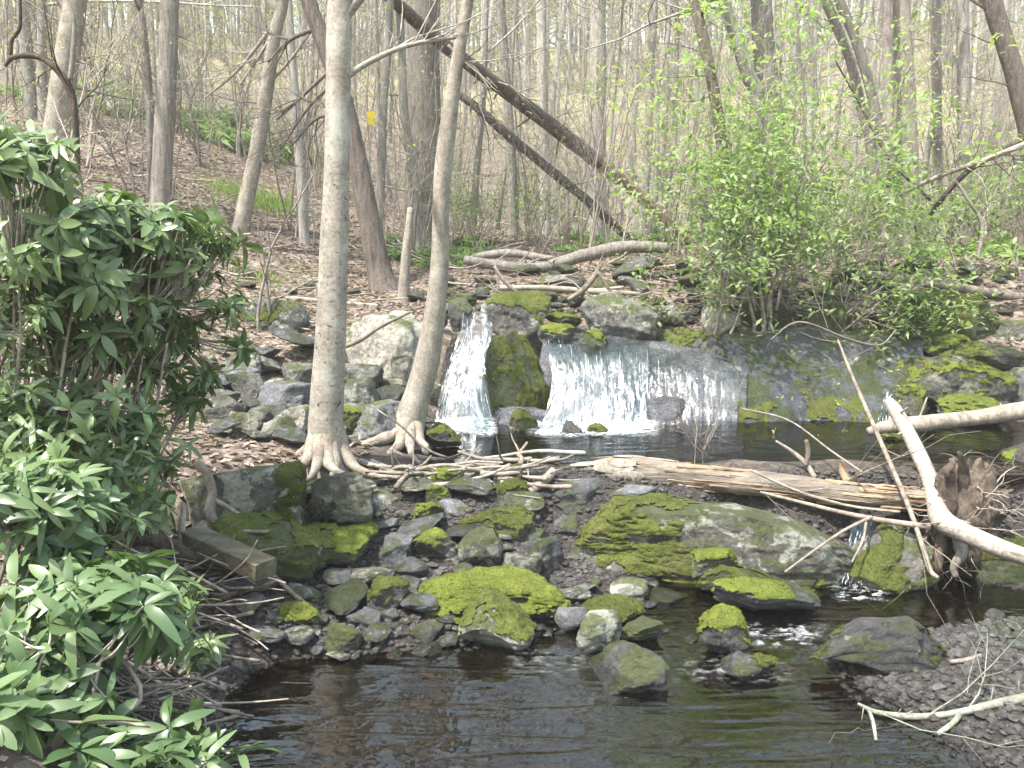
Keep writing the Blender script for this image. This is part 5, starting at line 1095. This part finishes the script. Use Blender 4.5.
# sticks
def stick_heap(n, poly, Yf, name, label, group, mats, L=(40, 110), w=(2.5, 6), lift=.04, flat=.3, seed=1):
    r = np.random.default_rng(seed)
    for i in range(n):
        px, py = r.uniform(poly[0], poly[2]), r.uniform(poly[1], poly[3]); g = G(px, py); D = DEP(px, py, g[1]); l = r.uniform(*L) * D / F; a = r.uniform(-.6, .6) + (math.pi if r.random() < .5 else 0) if r.random() < .75 else r.uniform(0, 6.28)
        d = np.array([math.cos(a), math.sin(a) * .7, r.uniform(-flat * .4, flat)]); pts = [g + np.array([0, 0, lift * r.random()])]; e = d
        for _ in range(5): e = e + r.normal(size=3) * .2 * np.array([1, 1, .5]); e /= np.linalg.norm(e); pts.append(pts[-1] + e * l / 5)
        pts = np.array(pts); pts -= (pts.mean(0) - g) * np.array([1, 1, 0]); hz = HT(pts[:, 0], pts[:, 1]); pts[:, 2] = np.maximum(pts[:, 2], hz + .012); w0 = r.uniform(*w) * D / F / 2
        C = catmull(np.concatenate([pts, np.linspace(w0, w0 * .45, 6)[:, None]], 1), 4); mb = MB(); mb.tube(C[:, :3] - g, C[:, 3], 6, rough=.1, seed=i)
        if r.random() < .5: tp = []; grow(mb, C[8, :3] - g, rot_about(e, .8, r.uniform(0, 6.28), r), l * .4, w0 * .5, 0, r, tp, 4, .02, .2)
        tag(link(name, mb.mesh(name, [M[mats[i % len(mats)]]]), None, g), label, 'stick', group)
stick_heap(44, (345, 458, 545, 494), 0, 'driftwood_stick', 'grey driftwood stick in the tangle at the foot of the slim curved beech', 'tangled sticks on the dam', ['drift', 'drift', 'twig', 'tan'], (30, 110), (2.5, 6.5), .06, .10, 3)
stick_heap(34, (150, 590, 245, 655), 0, 'bank_twig', 'dead twig tangled on the left bank above the lower pool', 'twigs on the left bank', ['twig', 'drift', 'twig', 'rootdark'], (50, 170), (1.5, 4.5), .20, .6, 5)
stick_heap(26, (40, 690, 220, 760), 0, 'brush_twig', 'bleached twig in the brush at the bottom left of the pool', 'twigs at the bottom left', ['drift', 'twig'], (80, 200), (2, 4.5), .12, .3, 6)
stick_heap(90, (60, 130, 440, 340), 0, 'hill_stick', 'fallen stick among the leaves of the left slope', 'sticks on the left slope', ['twig', 'drift', 'tan'], (20, 80), (1.2, 3), .10, .3, 7)
stick_heap(40, (440, 258, 720, 318), 0, 'flood_stick', 'flood-strewn stick on the rocks above the falls', 'sticks above the falls', ['twig', 'drift', 'twig'], (20, 70), (1.2, 3.2), .12, .6, 8)
for i, (p, lb, m) in enumerate([([(196, 462, 7, 5.5), (206, 472, 9, 5.45), (212, 492, 9, 5.4), (210, 512, 10, 5.3), (216, 524, 8, 5.25)], 'thick crooked root hanging over the blocky dark boulder', 'drift'), ([(214, 500, 6, 5.38), (232, 510, 5, 5.3), (252, 526, 5, 5.2), (262, 530, 5, 5.15)], 'pale root curving right from the crooked root', 'drift'),
        ([(196, 528, 3, 5.15), (222, 530, 4, 5.1), (262, 532, 4, 5.1), (270, 531, 3, 5.1)], 'pale stick laid along the head of the timber beam', 'drift'), ([(262, 566, 4, 4.9), (280, 582, 5, 4.85), (298, 598, 5, 4.8), (314, 610, 4, 4.75)], 'straight stick running from the beam down to the cobbles', 'drift'), ([(196, 594, 3, 4.7), (230, 594, 4, 4.75), (262, 586, 4, 4.8), (278, 580, 3, 4.85)], 'thin curved stick below the timber beam', 'drift'),
        ([(250, 296, 3, 11), (290, 298, 4, 11), (330, 302, 5, 11), (400, 308, 4, 11)], 'long straight pale pole lying across the left slope', 'tan'), ([(342, 348, 4, 8.5), (360, 340, 5, 8.5), (380, 327, 4, 8.5), (410, 312, 3, 8.6)], 'thin branch leaning on the big pale lichen boulder', 'drift'),
        ([(180, 560, 9, 4.9), (182, 530, 7, 4.9), (184, 506, 5, 5.0)], 'short dead stub upright on the left bank', 'tan'), ([(110, 545, 14, 4.7), (150, 538, 15, 4.75), (200, 560, 12, 4.8), (240, 572, 8, 4.85)], 'thick buried root along the left bank', 'rootdark'), ([(530, 492, 8, 6.2), (545, 480, 9, 6.25), (554, 470, 8, 6.3)], 'short fat pale stick propped on the dam', 'drift'),
        ([(330, 493, 3, 5.8), (350, 492, 3, 5.75), (376, 486, 3, 5.8)], 'thin white root under the boulder beneath the pale beech', 'drift')]):
    pole('crooked_branch', p, 5, lb, m, 'branch', seed=80 + i, sides=9, rough=.10, stubs=2 if i < 2 else 0)
# bowed bare shrub stems
pole('bowed_stem', [(78, 172, 5, 7), (76, 130, 6, 7), (73, 100, 7, 7), (64, 78, 7, 7), (48, 62, 6, 7), (34, 56, 6, 7), (14, 57, 5, 7), (5, 66, 3, 7)], 7, 'dark crooked stem bowing left in the upper left corner', 'rootdark', 'stem', seed=90, sides=8, twigs=4)
pole('bowed_stem', [(70, 80, 5, 7), (73, 55, 5, 7), (74, 20, 4, 7), (66, -5, 3, 7)], 7, 'upright fork of the crooked stem in the upper left', 'twig', 'stem', seed=91, sides=7, twigs=3)
pole('bowed_stem', [(11, 55, 4, 7), (12, 40, 4, 7), (20, 27, 3.5, 7), (20, -5, 3, 7)], 7, 'dark twig rising from the tip of the crooked stem', 'rootdark', 'stem', seed=92, sides=7)
for i, (p, lb) in enumerate([([(872, 215, 2, 10), (905, 192, 4, 10), (950, 172, 5, 9.8), (985, 160, 5.5, 9.6), (1040, 138, 6, 9.4)], 'long pale arching branch entering from the right edge'), ([(930, 215, 4, 9.9), (945, 195, 5, 9.8), (970, 170, 5, 9.7), (1000, 152, 5, 9.6), (1040, 130, 5, 9.5)], 'dark arching branch under the long pale one on the right'),
        ([(888, 188, 4, 10), (893, 150, 4.5, 10), (898, 95, 3.5, 10), (912, 62, 2, 10)], 'dark thin upright sapling in front of the broad pale trunk'), ([(835, 60, 1.5, 10.5), (860, 105, 2, 10.5), (890, 160, 2.5, 10.3), (930, 200, 3, 10)], 'fine dark branch slanting through the right shrubs'), ([(978, 260, 4, 9.7), (982, 225, 4, 9.7), (968, 200, 3.5, 9.7), (955, 180, 2.5, 9.7)], 'dark curved stem in the right shrubs')]):
    pole('bare_branch', p, 10, lb, 'twig' if i % 2 == 0 else 'rootdark', 'branch', seed=95 + i, sides=6, twigs=6, rough=.05)

# ------------------------------------------------------------------ shrubs
def rhodo(name, blobs, label, m, L=.13, root_px=None, rootY=None, seed=1, group=None, segs=5, nl=(7, 11)):
    r = np.random.default_rng(seed); ros = []
    for (px, py, Y, rx, ry, dy, n) in blobs:
        n = int(n * 1.45); c = PW(px, py, Y); D = DEP(px, py, Y); u = rand_dirs(n, r) * (r.random(n) ** .4)[:, None]
        p = c + u * np.array([rx * D / F, dy, ry * D / F]); ros.append(p)
    ros = np.concatenate(ros); cen = ros.mean(0)
    if len(ros) > 40: ros = ros[fbm(ros * 2.3, 2, seed) > -.32]
    g = G(*root_px) if root_px and rootY is None else (np.array([cen[0], cen[1] + .1, H1(cen[0], cen[1] + .1)]))
    if rootY: q = PW(root_px[0], root_px[1], rootY); g = np.array([q[0], q[1], H1(q[0], q[1])])
    hz = HT(ros[:, 0], ros[:, 1]); ros[:, 2] = np.maximum(ros[:, 2], hz + .10)
    t = empty(name, g, label, 'shrub', group); mb = MB()
    nst = max(5, len(ros) // 9); st = [g + np.array([r.normal() * .10, r.normal() * .08, -.05]) for _ in range(nst)]; hubs = []
    for s in st:
        j = ros[int(r.integers(len(ros)))]; h = s + (j - s) * .72 + r.normal(size=3) * .05; mid = (s + h) / 2 + r.normal(size=3) * .09; C = catmull([s, mid, h], 5); mb.tube(C - g, np.linspace(.013, .007, len(C)), 6); hubs.append(h); hubs.append(mid)
    hubs = np.array(hubs)
    for p in ros:
        i = np.argmin(((hubs - p) ** 2).sum(1)); h = hubs[i]; mid = (h + p) / 2 + np.array([0, 0, -.06]) * np.linalg.norm(p - h) + r.normal(size=3) * .02; C = catmull([h, mid, p], 4); mb.tube(C - g, np.linspace(.006, .003, len(C)), 4, cap=False)
    link('stem', mb.mesh('stem', [M['twig']]), t)
    B, Dd, Up, LL, WW, dr, va = [], [], [], [], [], [], []
    for p in ros:
        n = int(r.integers(*nl)); ax = (p - cen); ax[2] = abs(ax[2]) * .3 + .45; ax[1] -= .15; ax = ax / np.linalg.norm(ax) + r.normal(size=3) * .42; ax /= np.linalg.norm(ax); a0 = r.uniform(0, 6.28); v0 = r.uniform(0, .6); sz = r.uniform(.6, 1.2)
        for q in range(n):
            d = rot_about(ax, r.uniform(.8, 2.0), a0 + q * 2.4 + r.normal() * .35, r); B.append(p); Dd.append(d); Up.append(ax); LL.append(L * sz * r.uniform(.55, 1.2)); WW.append(LL[-1] * r.uniform(.27, .40)); dr.append(r.uniform(.1, 1.3)); va.append(np.clip(v0 + r.uniform(0, .4), 0, .92) if r.random() > .02 else 1.0)
        if r.random() < .5: B.append(p); Dd.append(ax); Up.append(rot_about(ax, 1.5, a0, r)); LL.append(L * .22); WW.append(L * .09); dr.append(0); va.append(1)
    B = np.array(B); Dd = np.array(Dd); pet = (np.array(LL) * .08)[:, None]
    V, Q, vv = leaves(B + Dd * pet, Dd, np.array(Up), np.array(LL), np.array(WW), np.array(dr), np.array(va), segs, .22)
    link('foliage', build('foliage', V - g, Q, None, [M[m]], attrs={'vary': vv}), t)
    return t
rhodo('rhododendron', [(25, 240, 4.3, 85, 100, .7, 105), (95, 275, 4.7, 90, 85, .6, 100), (165, 265, 5.0, 70, 55, .5, 52), (205, 240, 5.2, 40, 28, .3, 16), (22, 150, 4.1, 45, 24, .3, 16), (85, 215, 4.6, 60, 30, .4, 34), (145, 225, 4.8, 50, 25, .3, 24), (225, 305, 5.2, 22, 16, .2, 6), (238, 345, 5.2, 16, 10, .15, 4), (190, 330, 5.1, 24, 22, .2, 7), (205, 380, 5.1, 18, 18, .2, 5), (170, 365, 5.0, 24, 24, .2, 7)], 'tall dark rhododendron filling the upper left of the bank', 'rhodo', .106, (40, 470), 4.6, 1)
rhodo('rhododendron', [(60, 345, 4.5, 75, 45, .4, 32), (150, 335, 5.0, 45, 35, .3, 20), (165, 385, 5.0, 40, 25, .3, 13), (80, 420, 4.3, 80, 45, .5, 42), (130, 450, 4.5, 60, 35, .4, 30), (40, 450, 4.0, 60, 30, .4, 18), (110, 500, 4.2, 60, 30, .3, 16), (20, 400, 4.2, 35, 40, .3, 14), (195, 395, 5.1, 16, 25, .15, 5), (60, 475, 4.2, 60, 22, .3, 14)], 'drooping shaded rhododendron in the middle of the left bank', 'rhodo', .10, (70, 520), 4.6, 2)
rhodo('rhododendron', [(40, 505, 3.2, 60, 34, .25, 42), (98, 515, 3.4, 40, 28, .2, 20), (15, 480, 3.1, 30, 14, .2, 12)], 'bright green rhododendron clump at the left edge below the dark ones', 'rhodob', .098, (30, 600), 3.2, 3)
rhodo('rhododendron', [(50, 620, 2.9, 72, 45, .3, 46), (110, 612, 3.0, 62, 40, .25, 36), (148, 640, 3.1, 44, 35, .2, 20), (30, 695, 2.7, 55, 45, .2, 24), (95, 690, 2.8, 50, 36, .2, 18), (10, 750, 2.5, 50, 30, .15, 14), (60, 570, 3.1, 70, 30, .2, 18), (150, 690, 2.95, 36, 24, .15, 8), (95, 578, 3.2, 62, 18, .2, 16)], 'nearest rhododendron with large pale leaves at the lower left', 'rhodob', .104, (40, 740), 2.7, 4, nl=(6, 10))
rhodo('rhododendron', [(130, 752, 2.6, 70, 18, .15, 13), (200, 752, 2.75, 55, 14, .12, 9), (175, 728, 2.9, 30, 8, .1, 4)], 'low rhododendron sprays along the bottom left edge', 'rhodob', .11, (120, 790), 2.5, 5, nl=(6, 9))
rhodo('rhododendron', [(185, 600, 4.0, 18, 12, .15, 4), (200, 648, 3.9, 16, 10, .12, 4)], 'small rhododendron sprig above the water on the left bank', 'rhodo', .10, (175, 650), 4.0, 6)
rhodo('rhododendron', [(150, 505, 4.8, 25, 14, .2, 7), (165, 470, 5.0, 20, 10, .15, 5)], 'rhododendron sprig beside the blocky dark boulder', 'rhodo', .11, (140, 530), 4.8, 7)
# hillside evergreens, copies of one bush
hb = rhodo('hill_rhododendron', [(512, 250, 20, 34, 26, .8, 60)], 'distant rhododendron bush on the left hillside or beside the stream bend', 'under', .19, None, None, 8, 'distant rhododendrons', 2)
def copy_thing(o, loc, rz, s, label=None):
    c = o.copy(); COL.objects.link(c); c.location = loc; c.rotation_euler = (0, 0, rz); c.scale = (s,) * 3
    if label: c['label'] = label
    for ch in o.children:
        d = ch.copy(); COL.objects.link(d); d.parent = c
    return c
kb = list(hb.children); first = True
for (px, Y, s) in [(95, 22, 1.7), (120, 23.5, 1.8), (150, 24, 1.6), (190, 23, 1.9), (225, 24, 1.8), (250, 25, 1.6), (175, 26, 2.0), (60, 22, 1.5), (275, 27, 1.7), (110, 27, 2.2), (215, 28, 2.2), (320, 29, 1.6), (395, 14, .7), (420, 14.5, .75), (436, 13.6, .6), (456, 14.6, .7), (478, 15, .7), (470, 17, .8), (380, 15.2, .7), (600, 21, 1), (640, 22, 1.0), (675, 22.5, 1), (570, 23, 1), (560, 17, .6), (930, 15, .9), (985, 14, .9), (1020, 13, .9), (1040, 16, 1)]:
    x = (px - 512) / F * Y; l = (x, Y, H1(x, Y) - .05)
    if first: hb.location = l; hb.scale = (s,) * 3; first = False
    else: copy_thing(hb, l, RNG.uniform(0, 6.28), s)
def bush(name, base_px, Y, stems, label, m, leaf=.06, per=3, h=2.6, spread=.5, seed=1, cat='shrub', group=None, kids=(5, 7), wob=.12, lspread=.05, up=.05, at=None):
    r = np.random.default_rng(seed)
    b = np.array([0, 0, 0.]) if at is not None else np.array([PW(*base_px, Y)[0], Y, 0]); b[2] = 0 if at is not None else H1(b[0], b[1])
    t = empty(name, b if at is None else at, label, cat, group); mb = MB(); tips = []
    for _ in range(stems):
        a = r.uniform(0, 6.28); k = spread * r.uniform(.2, 1); grow(mb, np.array([r.normal() * .08, r.normal() * .08, -.06]), np.array([math.cos(a) * k, math.sin(a) * k, 1]) / math.hypot(1, k), h * r.uniform(.55, 1), .010 + .005 * h, 2, r, tips, 8, up, wob, kids, tmin=.25)
    link('stem', mb.mesh('stem', [M['twig']]), t)
    P = np.repeat(np.array([q[0] for q in tips]), per, 0); n = len(P); P = P + r.normal(size=(n, 3)) * lspread
    V, Q, va = leaves(P, rand_dirs(n, r) * np.array([1, 1, .5]) + np.array([0, 0, -.15]), rand_dirs(n, r) * .5 + np.array([0, 0, 1]), leaf * r.uniform(.6, 1.2, n), leaf * r.uniform(.35, .55, n), r.uniform(0, .5, n), r.random(n), 2, .2)
    link('foliage', build('foliage', V, Q, None, [M[m]], attrs={'vary': va}), t); return t
bush('spicebush', (765, 300), 10.1, 9, 'tall leafy light green spicebush right of the falls', 'spring', .092, 15, 2.55, .46, 3, kids=(6, 8), lspread=.10, up=.03)
bush('spicebush', (815, 305), 10.1, 5, 'lower wide spicebush reaching over the smooth rock face', 'spring', .085, 11, 1.6, .9, 4, kids=(5, 7), lspread=.09, up=-.02)
bush('spicebush', (712, 318), 9.9, 4, 'small spicebush at the right end of the falls', 'spring', .085, 12, 2.0, .6, 5, kids=(5, 8), lspread=.08)
bush('green_shrub', (895, 290), 11.2, 4, 'dense green shrub behind the mossy ledge on the right bank', 'under', .075, 4, 1.3, .6, 6, kids=(6, 9), lspread=.09)
bush('green_shrub', (965, 285), 11.3, 4, 'green shrub under the arching branches on the right', 'under', .075, 4, 1.3, .6, 7, kids=(6, 9), lspread=.09)
bush('green_shrub', (1030, 280), 10.9, 4, 'green shrub cut by the right edge of the view', 'under', .075, 4, 1.4, .5, 8, kids=(6, 9), lspread=.09)
bush('green_shrub', (845, 285), 11.6, 5, 'pale twiggy shrub between the spicebushes and the right shrubs', 'spring', .055, 2, 1.6, .5, 9, kids=(4, 6))
ub = [bush('forest_shrub', (512, 250), 15, 4, 'low freshly leafed shrub on the forest floor', 'under' if i else 'spring', .075, 3, .9 + .3 * i, .6, 20 + i, 'shrub', 'low shrubs on the forest floor', (3, 5), at=(0, 0, 0)) for i in range(3)]
used = [False] * 3
for i in range(130):
    Y = RNG.uniform(14, 34); px = RNG.uniform(430, 1060) if i % 4 else RNG.uniform(60, 430); Y = max(Y, 21) if px < 330 else Y; x = (px - 512) / F * Y; l = (x, Y, H1(x, Y)); kk = int(RNG.integers(3)); s = RNG.uniform(.6, 1.1)
    if not used[kk]: used[kk] = True; ub[kk].location = l; ub[kk].scale = (s,) * 3
    else: copy_thing(ub[kk], l, RNG.uniform(0, 6.28), s)
bush('young_shrub', (130, 165), 13.5, 3, 'thin shrub with fresh yellow-green leaves above the rhododendron', 'spring', .05, 3, 2.6, .35, 40)
for i, (px, Y, hh) in enumerate([(85, 15, 3.4), (110, 17, 3.8), (205, 17, 3.6), (245, 19, 3.8), (180, 20, 4.0), (30, 18, 4), (310, 20, 3.2)]):
    bush('understory_shrub', (px, 150), Y, 3, 'tall thin understory shrub with yellow-green new leaves on the left hillside', 'bud', .06, 3, hh, .3, 60 + i, 'shrub', 'understory shrubs on the left hillside', (4, 6), lspread=.1)
bush('young_shrub', (30, 170), 9, 3, 'twiggy shrub with tiny leaves behind the tall rhododendron', 'spring', .04, 2, 2.4, .35, 41)
bush('young_shrub', (268, 345), 9.6, 2, 'pair of pale thin saplings before the overhanging outcrop', 'bud', .03, 1, 2.2, .1, 42, 'sapling', None, (2, 4))
# little budding sapling over the smooth slab
t = pole('budding_sapling', [(896, 330, 1.5, 8.6), (880, 345, 2, 8.4), (850, 340, 3, 8.0), (800, 322, 2, 7.8), (770, 340, 1.5, 7.8)], 8, 'bare twig with round opening buds in front of the smooth rock face', 'twig', 'sapling', seed=99, sides=6, twigs=8)
r = np.random.default_rng(4); n = 60; P0 = np.array([PW(r.uniform(770, 905), r.uniform(330, 440), r.uniform(7.7, 8.2)) for _ in range(20)]); P0 = np.repeat(P0, 5, 0) + r.normal(size=(100, 3)) * .012
V, Q, va = leaves(P0, rand_dirs(100, r), rand_dirs(100, r), np.full(100, .03), np.full(100, .022), np.full(100, .2), r.random(100), 2); link('foliage', build('foliage', V - t[1], Q, None, [M['bud']], attrs={'vary': va}), t[0])
# grass tufts
for i, (px, py, n, w, lb) in enumerate([(236, 196, 260, .30, 'bright green grass tuft left on the hillside'), (268, 208, 420, .42, 'bright green grass tuft beside the leaning grey trunk'), (945, 415, 60, .06, 'tiny fresh green plant on the mossy bank log'), (262, 280, 120, .14, 'small grass tuft low on the left slope')]):
    g = G(px, py, False); r = np.random.default_rng(i); b = np.stack([r.normal(size=n) * w, r.normal(size=n) * w, np.zeros(n)], 1); b[:, 2] = HT(b[:, 0] + g[0], b[:, 1] + g[1]) - g[2]
    d = rand_dirs(n, r) * .55 + np.array([0, 0, 1]); V, Q, va = leaves(b, d, rand_dirs(n, r), r.uniform(.5, 1, n) * .9 * max(.08, w), r.uniform(.008, .016, n), r.uniform(0, .6, n), r.random(n), 2)
    tag(link('grass_tuft', build('grass_tuft', V, Q, None, [M['grass']], attrs={'vary': va}), None, g), lb, 'grass', kind='stuff')
# man-made marks in the wood
def plate(name, px, py, Y, w, h, m, label, cat, post=False):
    c = PW(px, py, Y); t = empty(name, c, label, cat); a, b, dth = w / 2, h / 2, .012
    V = [(-a, 0, -b + .01), (-a + .01, 0, -b), (a - .01, 0, -b), (a, 0, -b + .01), (a, 0, b - .01), (a - .01, 0, b), (-a + .01, 0, b), (-a, 0, b - .01)]; V = V + [(x, dth, z) for x, _, z in V]
    mb = MB(); mb.add(V, [[i, (i + 1) % 8, (i + 1) % 8 + 8, i + 8] for i in range(8)], [[0, j + 1, j] for j in range(1, 7)] + [[8, 8 + j, 9 + j] for j in range(1, 7)]); link('face', mb.mesh('face', [M[m]], smooth=False), t)
    if post: mb = MB(); mb.tube([(0, .04, H1(c[0], c[1]) - c[2] - .2), (0, .04, b)], [.025, .025], 8); link('post', mb.mesh('post', [M['drift']]), t)
plate('trail_marker', 371, 118, 14.3, .13, .20, 'yellow', 'yellow rectangular trail marker on a slender stem', 'trail marker')
plate('white_sign', 110, 105, 21.5, .16, .22, 'white', 'small white sign on a post at the top of the left hillside', 'sign', True)

# ------------------------------------------------------------------ air
k = NT('haze_air'); k.t.nodes.remove(k.b); pv = k.n('VolumePrincipled'); pv.inputs['Density'].default_value = .0016; pv.inputs['Color'].default_value = (.93, .95, .97, 1); k.l(pv.outputs[0], k.out.inputs['Volume'])
x0, x1, y0, y1, z0, z1 = -140, 140, -45, 180, -2.4, 46
hv = [(x0, y0, z0), (x1, y0, z0), (x1, y1, z0), (x0, y1, z0), (x0, y0, z1), (x1, y0, z1), (x1, y1, z1), (x0, y1, z1)]
tag(link('haze', build('haze', hv, [(3, 2, 1, 0), (4, 5, 6, 7), (0, 1, 5, 4), (1, 2, 6, 5), (2, 3, 7, 6), (3, 0, 4, 7)], None, [k.m], False)), 'thin bright spring haze among the far trees', kind='stuff')
